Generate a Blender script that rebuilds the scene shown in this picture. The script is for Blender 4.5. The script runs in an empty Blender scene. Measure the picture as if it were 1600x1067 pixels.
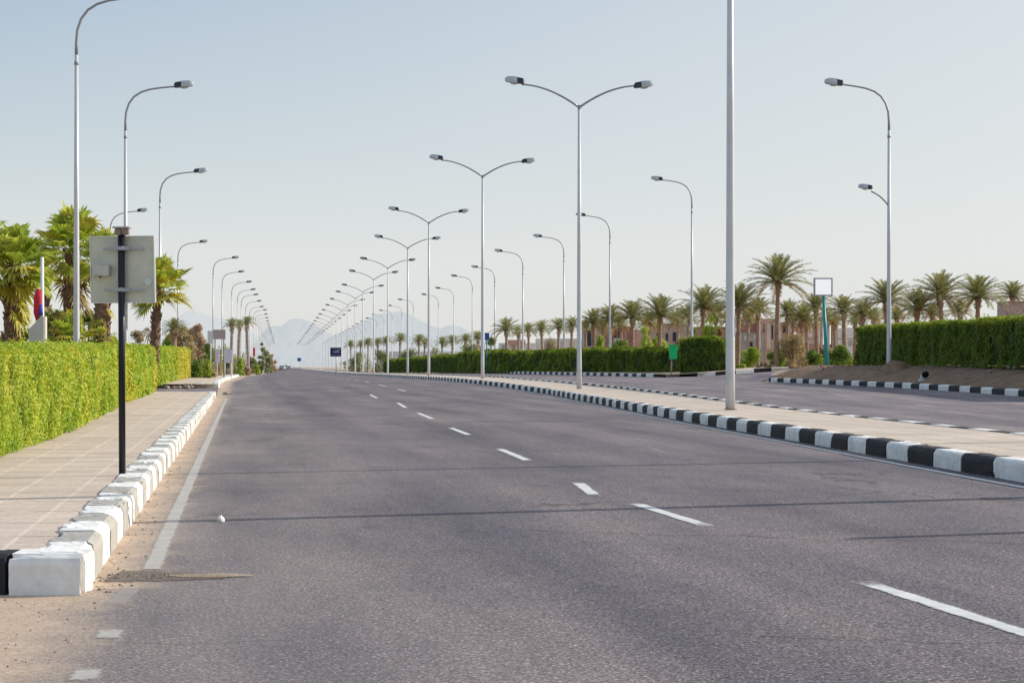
import bpy, bmesh, math, random
import numpy as np
from mathutils import Vector, Matrix
random.seed(7); RNG = np.random.default_rng(7)
R = math.radians
scene = bpy.context.scene
C = scene.collection

# ------------------------------------------------------------------ survey frame
CH = 1.1            # eye height above the road
F = 2800.0          # focal length in units of a 1600-wide frame
HOR = 573.0
def bear(u, d): return (u - 800.0) / F * d          # lateral position of a bearing at distance d
def elev(v, d): return CH - (v - HOR) / F * d       # height of a sight line at distance d

def lerp_tab(tab, y):
    if y <= tab[0][0]:
        (y0, v0), (y1, v1) = tab[0], tab[1]
        return v0 + (v1 - v0) * (y - y0) / (y1 - y0)
    for (y0, v0), (y1, v1) in zip(tab, tab[1:]):
        if y <= y1: return v0 + (v1 - v0) * (y - y0) / (y1 - y0)
    (y0, v0), (y1, v1) = tab[-2], tab[-1]
    return v1 + (v1 - v0) * (y - y1) / (y1 - y0)
def smooth_tab(tab):
    # resample a table into a smoothed fine curve
    ys = np.concatenate([np.arange(-20, 300, 1.0), np.arange(300, 1200, 10.0), np.arange(1200, 9001, 200.0)])
    vs = np.array([lerp_tab(tab, y) for y in ys])
    out = vs.copy()
    for _ in range(14):
        o2 = out.copy(); o2[1:318] = (out[0:317] + 2 * out[1:318] + out[2:319]) / 4; out = o2
    return lambda y: float(np.interp(y, ys, out))
def sm(a, b, x):
    t = min(1, max(0, (x - a) / (b - a))); return t * t * (3 - 2 * t)

XM = smooth_tab([(0, 7.9), (17.2, 6.15), (25, 5.65), (37.6, 4.75), (55, 3.8), (72, 2.72), (86, .7), (100.7, -1.65), (133, -6.1), (160.7, -9.6), (192, -13.4), (216, -16.8), (273, -24), (400, -40.5), (1000, -118)])   # middle of the median
XL = smooth_tab([(0, -.73), (8.63, -2.06), (65.5, -10.8), (92, -15.0), (117, -18.5), (160, -24.5), (216, -32), (300, -42.5), (400, -55.6), (1000, -133)])     # left kerb, road face
XR = smooth_tab([(20, 16.6), (53, 15.2), (68, 14.5), (88, 12.8), (109, 9.2), (135, 4.8), (160, 0.6), (192, -4), (216, -7.3), (300, -18), (400, -31), (1000, -108)])  # far kerb of the opposite carriageway
G = smooth_tab([(-20, 0), (60, 0), (72, .02), (86, .16), (100, .26), (133, .24), (160, .2), (200, .12), (235, .05), (270, 0), (9000, 0)])
ZR = smooth_tab([(-20, 0), (34, 0), (45, .1), (55, .24), (65, .3), (88, .36), (110, .46), (160, .48), (220, .3), (270, .1), (350, 0), (9000, 0)])
def xr(y): return XR(y) if y < 1000 else XM(y) + 10
MH = 1.35   # half width of the median
def h(x, y):
    s = x - XM(y)
    t = sm(.5, 2.3, s)
    z = G(y) * (1 - t) + ZR(y) * t
    r = x - XR(y)
    if r > 0:
        a = 0.64 * (1 - sm(93, 99, y)) + .42 * sm(97, 108, y)
        a *= 1 - .9 * sm(170, 320, y)
        w = 1.9 if y < 95 else 8
        near_w = sm(.2, w, r)
        z += a * near_w
    return z

# ------------------------------------------------------------------ materials
def mat(name):
    m = bpy.data.materials.new(name); m.use_nodes = True
    nt = m.node_tree; b = nt.nodes['Principled BSDF']
    return m, nt, b
def N(nt, t, **kw):
    n = nt.nodes.new(t)
    for k, v in kw.items(): setattr(n, k, v)
    return n
def noise(nt, vec, scale, detail=4, rough=.6):
    n = N(nt, 'ShaderNodeTexNoise'); n.inputs['Scale'].default_value = scale
    n.inputs['Detail'].default_value = detail; n.inputs['Roughness'].default_value = rough
    if vec is not None: nt.links.new(vec, n.inputs['Vector'])
    return n.outputs['Fac']
def ramp(nt, fac, stops):
    r = N(nt, 'ShaderNodeValToRGB'); e = r.color_ramp.elements
    e[0].position, e[0].color = stops[0][0], (*stops[0][1], 1)
    e[1].position, e[1].color = stops[-1][0], (*stops[-1][1], 1)
    for p, c in stops[1:-1]:
        x = e.new(p); x.color = (*c, 1)
    nt.links.new(fac, r.inputs['Fac']); return r.outputs['Color']
def mixc(nt, fac, a, b, mode='MIX'):
    m = N(nt, 'ShaderNodeMix', data_type='RGBA', blend_type=mode)
    for sock, v in ((m.inputs['Factor'], fac), (m.inputs[6], a), (m.inputs[7], b)):
        if hasattr(v, 'links'): nt.links.new(v, sock)
        elif isinstance(v, tuple): sock.default_value = (*v, 1)
        else: sock.default_value = v
    return m.outputs[2]
def math_(nt, op, a, b=None, clamp=False):
    m = N(nt, 'ShaderNodeMath', operation=op); m.use_clamp = clamp
    for i, v in enumerate((a, b)):
        if v is None: continue
        if hasattr(v, 'links'): nt.links.new(v, m.inputs[i])
        else: m.inputs[i].default_value = v
    return m.outputs[0]
def mapping(nt, vec, sc):
    m = N(nt, 'ShaderNodeMapping'); m.inputs['Scale'].default_value = sc; nt.links.new(vec, m.inputs['Vector']); return m.outputs[0]
def bump(nt, b, fac, strength, dist=.01):
    n = N(nt, 'ShaderNodeBump'); n.inputs['Strength'].default_value = strength; n.inputs['Distance'].default_value = dist
    nt.links.new(fac, n.inputs['Height']); nt.links.new(n.outputs[0], b.inputs['Normal'])
def simple(name, col, rough=.6, var=.12, scale=3, metal=0, spec=.4):
    m, nt, b = mat(name)
    tc = N(nt, 'ShaderNodeTexCoord').outputs['Object']
    f = noise(nt, tc, scale, 6, .65)
    lo = tuple(max(0, c * (1 - var * 1.6)) for c in col); hi = tuple(min(1, c * (1 + var)) for c in col)
    nt.links.new(ramp(nt, f, [(.3, lo), (.7, hi)]), b.inputs['Base Color'])
    b.inputs['Roughness'].default_value = rough; b.inputs['Metallic'].default_value = metal
    b.inputs['Specular IOR Level'].default_value = spec
    return m

def asphalt_mat(name, sandy=True, base=(.152, .139, .148)):
    m, nt, b = mat(name)
    tcn = N(nt, 'ShaderNodeTexCoord'); uv = tcn.outputs['UV']; ob = tcn.outputs['Object']
    grain = noise(nt, ob, 62, 3, .85)
    k = lambda f: tuple(c * f for c in base)
    c = ramp(nt, grain, [(.30, k(.25)), (.45, k(.72)), (.56, k(1.18)), (.70, k(2.9))])
    fine = noise(nt, ob, 22, 3, .7)
    c = mixc(nt, .55, c, ramp(nt, fine, [(.3, (.72,) * 3), (.7, (1.3,) * 3)]), 'MULTIPLY')
    spk = N(nt, 'ShaderNodeTexVoronoi'); spk.inputs['Scale'].default_value = 34; nt.links.new(ob, spk.inputs['Vector'])
    f = math_(nt, 'LESS_THAN', spk.outputs['Distance'], .13)
    c = mixc(nt, math_(nt, 'MULTIPLY', f, .6), c, (.50, .47, .43))
    agg = N(nt, 'ShaderNodeTexVoronoi'); agg.inputs['Scale'].default_value = 95; nt.links.new(ob, agg.inputs['Vector'])
    sa = N(nt, 'ShaderNodeSeparateColor'); nt.links.new(agg.outputs['Color'], sa.inputs[0])
    c = mixc(nt, .9, c, ramp(nt, sa.outputs[0], [(.0, (.35,) * 3), (.35, (.8,) * 3), (.8, (1.2,) * 3), (1, (2.1, 2.0, 1.9))]), 'MULTIPLY')
    sepu = N(nt, 'ShaderNodeSeparateXYZ'); nt.links.new(uv, sepu.inputs[0])
    wt = math_(nt, 'SINE', math_(nt, 'MULTIPLY', math_(nt, 'ADD', sepu.outputs[0], math_(nt, 'MULTIPLY', noise(nt, mapping(nt, uv, (.3, .06, 1)), 1, 2), 1.2)), 3.6))
    c = mixc(nt, .8, c, ramp(nt, math_(nt, 'MULTIPLY_ADD', wt, .5) if False else ramp_f(nt, wt, -1, 1), [(0, (.88, .88, .92)), (1, (1.12, 1.10, 1.06))]), 'MULTIPLY')
    big = noise(nt, mapping(nt, uv, (.55, .12, 1)), 1.0, 6, .62)          # long wheel-worn streaks and patches
    c = mixc(nt, 1.0, c, ramp(nt, big, [(.28, (.60, .60, .67)), (.5, (.97, .96, .98)), (.72, (1.42, 1.36, 1.28))]), 'MULTIPLY')
    st = noise(nt, mapping(nt, uv, (2.6, .035, 1)), 1.0, 4, .6)
    c = mixc(nt, .8, c, ramp(nt, st, [(.3, (.82, .82, .86)), (.7, (1.15, 1.13, 1.1))]), 'MULTIPLY')
    bl = noise(nt, mapping(nt, uv, (.5, .5, 1)), 1.1, 7, .68)
    c = mixc(nt, 1.0, c, ramp(nt, bl, [(.35, (.86, .87, .93)), (.65, (1.12, 1.09, 1.05))]), 'MULTIPLY')
    # transverse hairline cracks
    v = N(nt, 'ShaderNodeTexVoronoi', feature='DISTANCE_TO_EDGE'); v.inputs['Scale'].default_value = .23
    warp = N(nt, 'ShaderNodeVectorMath', operation='ADD')
    nz = N(nt, 'ShaderNodeTexNoise'); nz.inputs['Scale'].default_value = 1.1; nz.inputs['Detail'].default_value = 8; nt.links.new(uv, nz.inputs['Vector'])
    nt.links.new(mapping(nt, uv, (.5, 1, 1)), warp.inputs[0]); nt.links.new(nz.outputs['Color'], warp.inputs[1]); nt.links.new(warp.outputs[0], v.inputs['Vector'])
    cr = math_(nt, 'LESS_THAN', v.outputs['Distance'], .0036)
    cr = math_(nt, 'MULTIPLY', cr, math_(nt, 'GREATER_THAN', noise(nt, uv, .35, 2), .5))
    c = mixc(nt, math_(nt, 'MULTIPLY', cr, .6), c, (.04, .038, .04))
    if sandy:
        sep = N(nt, 'ShaderNodeSeparateXYZ'); nt.links.new(uv, sep.inputs[0])
        e = sep.outputs[0]; yy = sep.outputs[1]
        edge = math_(nt, 'MULTIPLY', math_(nt, 'SUBTRACT', noise(nt, ob, 2.2, 8, .7), .5), .75)
        wide = math_(nt, 'MULTIPLY', math_(nt, 'SUBTRACT', noise(nt, mapping(nt, uv, (.2, .25, 1)), 1, 2), .5), .3)
        # strip beside the kerb and an open sandy verge nearer than the kerb corner
        front = math_(nt, 'MULTIPLY', math_(nt, 'LESS_THAN', yy, 8.9), -.17)
        far = math_(nt, 'MULTIPLY', math_(nt, 'SUBTRACT', yy, 20.0), .004, True)
        d = math_(nt, 'ADD', math_(nt, 'ADD', e, edge), wide)
        d = math_(nt, 'SUBTRACT', d, math_(nt, 'ADD', front, far))
        s = ramp(nt, math_(nt, 'MULTIPLY', d, 1.0), [(0.04, (1, 1, 1)), (.42, (0, 0, 0))])
        sc = ramp(nt, noise(nt, ob, 9, 8, .75), [(.25, (.40, .27, .17)), (.5, (.60, .44, .30)), (.75, (.70, .54, .39))])
        gr2 = ramp(nt, grain, [(.25, (.45, .42, .4)), (.42, (1, 1, 1)), (.7, (1.15, 1.15, 1.15))])
        sc = mixc(nt, .8, sc, gr2, 'MULTIPLY')
        sepc = N(nt, 'ShaderNodeSeparateColor'); nt.links.new(s, sepc.inputs[0])
        sf = math_(nt, 'MULTIPLY', sepc.outputs[0], ramp_f(nt, noise(nt, ob, 40, 4, .7), .2, .55))
        sf = math_(nt, 'MULTIPLY', sf, .95)
        c = mixc(nt, sf, c, sc)
        # thin dust film that fades across the first lane
        df = math_(nt, 'MULTIPLY', math_(nt, 'SUBTRACT', 2.8, e, True), .0)
        dust = ramp_f(nt, math_(nt, 'SUBTRACT', 1.0, math_(nt, 'MULTIPLY', e, .38)), .0, 1.0)
        dust = math_(nt, 'MULTIPLY', dust, ramp_f(nt, big, .3, .75))
        c = mixc(nt, math_(nt, 'MULTIPLY', dust, .62), c, mixc(nt, .6, (.40, .34, .29), ramp(nt, grain, [(.3, (.5,) * 3), (.7, (1.5,) * 3)]), 'MULTIPLY'))
    nt.links.new(c, b.inputs['Base Color'])
    b.inputs['Roughness'].default_value = .88; b.inputs['Specular IOR Level'].default_value = .3
    bump(nt, b, grain, .5, .006)
    return m
def ramp_f(nt, fac, a, b_):
    r = N(nt, 'ShaderNodeMapRange'); r.inputs[1].default_value = a; r.inputs[2].default_value = b_
    nt.links.new(fac, r.inputs[0]); return r.outputs[0]

def sand_mat(name, cols=((.34, .24, .16), (.50, .38, .27), (.62, .49, .36)), sc=1.2):
    m, nt, b = mat(name); ob = N(nt, 'ShaderNodeTexCoord').outputs['Object']
    c = ramp(nt, noise(nt, ob, sc, 8, .7), [(.28, cols[0]), (.5, cols[1]), (.72, cols[2])])
    c = mixc(nt, .7, c, ramp(nt, noise(nt, ob, 26, 4, .8), [(.3, (.6,) * 3), (.7, (1.25,) * 3)]), 'MULTIPLY')
    nt.links.new(c, b.inputs['Base Color']); b.inputs['Roughness'].default_value = .95; b.inputs['Specular IOR Level'].default_value = .1
    bump(nt, b, noise(nt, ob, 7, 8, .7), .6, .06)
    return m
def paving_mat(name, base, joint, size=.4, jw=.035):
    m, nt, b = mat(name)
    tcn = N(nt, 'ShaderNodeTexCoord'); uv = tcn.outputs['UV']; ob = tcn.outputs['Object']
    br = N(nt, 'ShaderNodeTexBrick'); br.offset = 0; br.inputs['Scale'].default_value = 1
    br.inputs['Brick Width'].default_value = size; br.inputs['Row Height'].default_value = size
    br.inputs['Mortar Size'].default_value = jw * .5; br.inputs['Mortar Smooth'].default_value = .5
    br.inputs['Color1'].default_value = (*[c * .93 for c in base], 1); br.inputs['Color2'].default_value = (*[c * 1.07 for c in base], 1)
    br.inputs['Mortar'].default_value = (*joint, 1)
    w = N(nt, 'ShaderNodeVectorMath', operation='ADD'); nz = N(nt, 'ShaderNodeTexNoise'); nz.inputs['Scale'].default_value = 2.5; nz.inputs['Detail'].default_value = 6
    nt.links.new(uv, nz.inputs['Vector']); sc_ = N(nt, 'ShaderNodeVectorMath', operation='SCALE'); sc_.inputs['Scale'].default_value = .035
    nt.links.new(nz.outputs['Color'], sc_.inputs[0]); nt.links.new(uv, w.inputs[0]); nt.links.new(sc_.outputs[0], w.inputs[1]); nt.links.new(w.outputs[0], br.inputs['Vector'])
    c = br.outputs['Color']
    # dark uneven joints across the walk
    sep = N(nt, 'ShaderNodeSeparateXYZ'); nt.links.new(w.outputs[0], sep.inputs[0])
    fr = math_(nt, 'FRACT', math_(nt, 'DIVIDE', sep.outputs[1], size * 2))
    line = math_(nt, 'LESS_THAN', math_(nt, 'ABSOLUTE', math_(nt, 'SUBTRACT', fr, .5)), .022)
    line = math_(nt, 'MULTIPLY', line, ramp_f(nt, noise(nt, uv, 1.3, 4), .38, .52))
    c = mixc(nt, math_(nt, 'MULTIPLY', line, .75), c, tuple(x * .36 for x in base))
    fine = noise(nt, mapping(nt, uv, (1, 1, 1)), 14, 5, .8)
    c = mixc(nt, .9, c, ramp(nt, fine, [(.28, (.70, .69, .68)), (.5, (1, 1, 1)), (.72, (1.16, 1.14, 1.12))]), 'MULTIPLY')
    gr = noise(nt, ob, 75, 3, .8)
    c = mixc(nt, .7, c, ramp(nt, gr, [(.3, (.66,) * 3), (.7, (1.25,) * 3)]), 'MULTIPLY')
    big = noise(nt, ob, .55, 6, .6)
    c = mixc(nt, .8, c, ramp(nt, big, [(.3, (.85, .83, .82)), (.7, (1.12, 1.1, 1.06))]), 'MULTIPLY')
    nt.links.new(c, b.inputs['Base Color']); b.inputs['Roughness'].default_value = .9; b.inputs['Specular IOR Level'].default_value = .2
    bump(nt, b, fine, .4, .008)
    return m
def paint_mat(name, col, wear=.35, under=(.15, .14, .14), sc=30, rough=.7, see=False):
    m, nt, b = mat(name); ob = N(nt, 'ShaderNodeTexCoord').outputs['Object']
    w = noise(nt, ob, sc, 8, .75); w2 = noise(nt, ob, 3.2, 6, .7)
    k = math_(nt, 'ADD', math_(nt, 'MULTIPLY', w, .6), math_(nt, 'MULTIPLY', w2, .4))
    f = ramp_f(nt, k, .30 + wear * .35, .42 + wear * .35)
    tone = ramp(nt, noise(nt, ob, 5, 6, .7), [(.3, tuple(c * .78 for c in col)), (.7, tuple(min(1, c * 1.08) for c in col))])
    nt.links.new(mixc(nt, f, under, tone), b.inputs['Base Color']); b.inputs['Roughness'].default_value = rough
    b.inputs['Specular IOR Level'].default_value = .25
    bump(nt, b, w, .35, .005)
    if see:
        nt.links.new(tone, b.inputs['Base Color'])
        uvn = N(nt, 'ShaderNodeTexCoord').outputs['UV']; su = N(nt, 'ShaderNodeSeparateXYZ'); nt.links.new(uvn, su.inputs[0])
        def edge(o, k): return ramp_f(nt, math_(nt, 'SUBTRACT', .5, math_(nt, 'ABSOLUTE', math_(nt, 'SUBTRACT', o, .5))), 0, k)
        e = math_(nt, 'MINIMUM', edge(su.outputs[0], .28), math_(nt, 'MULTIPLY', su.outputs[1], 1.0))
        a = ramp_f(nt, math_(nt, 'ADD', math_(nt, 'MULTIPLY', e, .55), math_(nt, 'MULTIPLY', k, 1.6)), .78 + wear, 1.08 + wear)
        a = math_(nt, 'MULTIPLY', a, see)
        tr = N(nt, 'ShaderNodeBsdfTransparent'); mx = N(nt, 'ShaderNodeMixShader'); nt.links.new(a, mx.inputs[0])
        nt.links.new(tr.outputs[0], mx.inputs[1]); nt.links.new(b.outputs[0], mx.inputs[2]); nt.links.new(mx.outputs[0], nt.nodes['Material Output'].inputs['Surface'])
    return m
def leaf_mat(name, stops, sc=1.5, trans=.35, fine=18):
    m, nt, b = mat(name); ob = N(nt, 'ShaderNodeTexCoord').outputs['Object']
    c = ramp(nt, noise(nt, ob, sc, 4, .6), stops)
    c = mixc(nt, .85, c, ramp(nt, noise(nt, ob, fine, 2, .6), [(.3, (.55, .6, .5)), (.5, (1, 1, 1)), (.72, (1.5, 1.42, 1.3))]), 'MULTIPLY')
    nt.links.new(c, b.inputs['Base Color']); b.inputs['Roughness'].default_value = .55; b.inputs['Specular IOR Level'].default_value = .25
    t = N(nt, 'ShaderNodeBsdfTranslucent'); nt.links.new(mixc(nt, .6, c, (1.2, 1.15, .5), 'MULTIPLY'), t.inputs['Color'])
    mx = N(nt, 'ShaderNodeMixShader'); mx.inputs[0].default_value = trans
    nt.links.new(b.outputs[0], mx.inputs[1]); nt.links.new(t.outputs[0], mx.inputs[2])
    nt.links.new(mx.outputs[0], nt.nodes['Material Output'].inputs['Surface'])
    return m
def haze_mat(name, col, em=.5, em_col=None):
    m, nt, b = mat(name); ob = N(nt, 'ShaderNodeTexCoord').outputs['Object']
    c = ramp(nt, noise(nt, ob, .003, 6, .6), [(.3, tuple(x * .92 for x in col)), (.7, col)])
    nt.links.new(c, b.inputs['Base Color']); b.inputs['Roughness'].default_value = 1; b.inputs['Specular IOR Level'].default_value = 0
    b.inputs['Emission Color'].default_value = (*(em_col or col), 1); b.inputs['Emission Strength'].default_value = em  # emission puts the distance haze into the rock itself
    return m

M = {}
M['asphalt'] = asphalt_mat('asphalt')
M['asphalt_r'] = asphalt_mat('asphalt_opposite', False, (.185, .168, .178))
M['sand'] = sand_mat('sand')
M['soil'] = sand_mat('soil', ((.16, .10, .065), (.26, .17, .115), (.36, .26, .18)), 2)
M['walk'] = paving_mat('paving', (.60, .505, .43), (.70, .61, .52), .42)
M['median'] = paving_mat('median_paving', (.60, .515, .44), (.42, .355, .30), .5, .05)
M['k_white'] = paint_mat('kerb_white', (.86, .85, .82), .13, (.46, .42, .37), 16)
M['k_black'] = paint_mat('kerb_black', (.022, .023, .028), .10, (.12, .11, .10), 18)
M['k_grey'] = paint_mat('kerb_faded', (.42, .40, .365), .10, (.62, .60, .56), 14)
M['line'] = paint_mat('road_paint', (.70, .70, .68), .07, sc=38, see=.95)
M['line_old'] = paint_mat('road_paint_worn', (.58, .55, .51), .12, sc=34, see=.8)
M['line_faint'] = paint_mat('road_paint_faint', (.50, .47, .43), .16, sc=34, see=.5)
M['drift'] = paint_mat('drift_sand', (.56, .43, .31), .12, sc=26, see=.55)
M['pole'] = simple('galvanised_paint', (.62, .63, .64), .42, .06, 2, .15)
M['pole_far'] = simple('pole_haze_tint', (.76, .76, .75), .5, .04, 2)  # haze put into the colour of distant poles
M['pole_far2'] = simple('pole_haze_tint_far', (.80, .80, .79), .6, .03, 2)  # palest copy, more haze in the colour for the farthest lamps
M['arm'] = simple('arm_grey', (.34, .35, .37), .45, .08, 4, .2)
M['head'] = simple('lamp_cover', (.50, .53, .58), .35, .08, 6, .1)
M['head_dark'] = simple('lamp_housing', (.035, .04, .055), .4, .1, 6)
M['lens'] = simple('lamp_lens', (.55, .54, .50), .2, .05, 6)
M['black'] = simple('black_steel', (.012, .013, .02), .35, .1, 8, .2)
M['panel'] = simple('sign_back', (.56, .56, .47), .42, .10, 6, .25)
M['panel_edge'] = simple('sign_edge', (.70, .70, .68), .4, .05, 6, .2)
M['bracket'] = simple('bracket', (.38, .39, .44), .4, .08, 20, .3)
M['box'] = simple('junction_box', (.52, .50, .46), .5, .08, 20)
M['brown'] = simple('weathered_brown', (.30, .21, .16), .7, .15, 8)
M['white'] = simple('white_paint', (.82, .82, .80), .5, .05, 3)
M['white_glow'] = simple('glowing_white', (.92, .93, .93), .4, .01, 3)
bb = M['white_glow'].node_tree.nodes['Principled BSDF']; bb.inputs['Emission Color'].default_value = (1, 1, 1, 1); bb.inputs['Emission Strength'].default_value = .45  # glow added to brighten the white board, opening and headlights
M['teal'] = simple('teal_paint', (.02, .28, .30), .4, .15, 4)
M['navy'] = simple('navy_board', (.035, .02, .13), .4, .05, 3)
M['blue'] = simple('blue_board', (.02, .09, .42), .4, .05, 3)
M['lightblue'] = simple('light_blue_board', (.05, .25, .50), .4, .05, 3)
M['green'] = simple('green_plastic', (.0, .52, .15), .45, .08, 6)
M['red'] = simple('red_cloth', (.62, .03, .05), .8, .1, 6)
M['bluecloth'] = simple('blue_cloth', (.08, .07, .40), .8, .1, 6)
M['lilac'] = simple('lilac_board', (.60, .57, .66), .5, .08, 2)
M['brownboard'] = simple('brown_board', (.42, .35, .33), .6, .08, 2)
M['greyboard'] = simple('grey_board', (.60, .62, .62), .6, .05, 2)
M['b_tan'] = simple('plaster_tan', (.52, .39, .32), .9, .15, .6)
M['b_pink'] = simple('plaster_pink', (.52, .32, .27), .9, .15, .6)
M['b_red'] = simple('plaster_red', (.42, .19, .15), .9, .25, .7)
M['b_grey'] = simple('concrete_grey', (.44, .40, .36), .9, .15, .6)
M['b_cream'] = simple('plaster_cream', (.62, .58, .53), .9, .08, .6)
M['b_pale'] = simple('plaster_pale', (.70, .68, .66), .9, .06, .6)
M['dark'] = simple('dark_opening', (.03, .032, .05), .3, .1, 1)
M['stone'] = simple('stone_cladding', (.46, .35, .30), .95, .35, 3.5)
M['rubble'] = simple('rubble', (.40, .34, .28), .95, .35, 12)
M['trench'] = paint_mat('trench_fill', (.20, .165, .135), .0, sc=30, see=.9)
M['trunk_date'] = simple('date_trunk', (.36, .235, .165), .95, .35, 5)
M['trunk_fan'] = simple('fan_trunk', (.24, .14, .095), .95, .4, 7)
M['trunk'] = simple('bark', (.16, .12, .09), .95, .3, 6)
M['hedge_l'] = leaf_mat('hedge_painted_sun', [(.28, (.12, .22, .025)), (.44, (.28, .41, .035)), (.58, (.43, .52, .05)), (.74, (.58, .56, .10))], 1.9, .28, 30)  # brighter green, sunlight put into the leaf colour
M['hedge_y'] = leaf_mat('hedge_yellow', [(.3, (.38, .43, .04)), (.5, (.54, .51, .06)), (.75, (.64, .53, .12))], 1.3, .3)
M['hedge_r'] = leaf_mat('hedge_painted_shade', [(.3, (.10, .17, .024)), (.5, (.17, .25, .032)), (.75, (.28, .33, .045))], .8, .48, 9)  # duller green, shade of the hedge face put into the colour
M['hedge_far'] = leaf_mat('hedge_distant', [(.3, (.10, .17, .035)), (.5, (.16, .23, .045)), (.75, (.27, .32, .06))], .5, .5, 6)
M['hedge_top'] = leaf_mat('hedge_top_painted_sun', [(.3, (.16, .25, .02)), (.5, (.26, .34, .03)), (.75, (.38, .40, .05))], .8, .4, 9)  # lighter top leaves, painted to stand in for sunlight on the rim
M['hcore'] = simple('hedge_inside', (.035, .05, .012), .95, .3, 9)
M['hcore_l'] = simple('hedge_inside_painted_sun', (.07, .10, .015), .95, .3, 9)  # lighter copy of the core, sunlight put into its colour
M['date'] = leaf_mat('date_frond', [(.3, (.185, .20, .10)), (.5, (.27, .275, .135)), (.75, (.40, .36, .18))], 1.1, .35, 7)
M['date_old'] = leaf_mat('date_frond_old', [(.3, (.22, .15, .05)), (.5, (.32, .20, .07)), (.75, (.42, .24, .06))], 1.1, .3, 7)
M['fan'] = leaf_mat('fan_leaf', [(.3, (.20, .31, .05)), (.5, (.40, .48, .08)), (.72, (.68, .68, .18))], 1.3, .5, 6)
M['fan_old'] = leaf_mat('fan_leaf_dry', [(.3, (.24, .17, .07)), (.5, (.42, .30, .13)), (.75, (.58, .44, .2))], 1.3, .3, 6)
M['fan_mid'] = leaf_mat('fan_leaf_yellow', [(.3, (.34, .36, .05)), (.5, (.52, .48, .08)), (.75, (.66, .52, .10))], 1.3, .35, 6)
M['bush_g'] = leaf_mat('bush_green', [(.3, (0.096, 0.176, 0.032)), (.5, (0.192, 0.288, 0.048)), (.75, (0.352, 0.416, 0.080))], 1.2, .35, 6)
M['bush_d'] = leaf_mat('bush_dry', [(.3, (0.280, 0.224, 0.126)), (.5, (0.420, 0.336, 0.196)), (.75, (0.560, 0.462, 0.280))], 1.2, .3, 6)
M['bush_y'] = leaf_mat('bush_bright', [(.3, (0.224, 0.336, 0.042)), (.5, (0.392, 0.504, 0.070)), (.75, (0.588, 0.588, 0.140))], 1.2, .35, 6)
M['bush_far'] = leaf_mat('bush_haze_tint', [(.3, (0.230, 0.257, 0.149)), (.5, (0.324, 0.351, 0.189)), (.75, (0.459, 0.459, 0.257))], .3, .3, 3)  # paler leaves carry distance haze in their colour
M['bush_pink'] = leaf_mat('bush_pinkish', [(.3, (0.396, 0.264, 0.192)), (.5, (0.540, 0.384, 0.288)), (.75, (0.624, 0.480, 0.360))], .8, .3, 4)
M['mountain'] = haze_mat('rock_haze_glow', (.035, .038, .042), 1.0, (.565, .605, .630))
M['mountain2'] = haze_mat('rock_haze_glow_far', (.03, .033, .036), 1.0, (.63, .665, .675))
M['car'] = simple('car_paint', (.70, .70, .70), .3, .03, 2)
M['tyre'] = simple('tyre', (.03, .03, .03), .8, .1, 5)
M['glass'] = simple('car_glass', (.03, .035, .05), .1, .05, 2)

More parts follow.
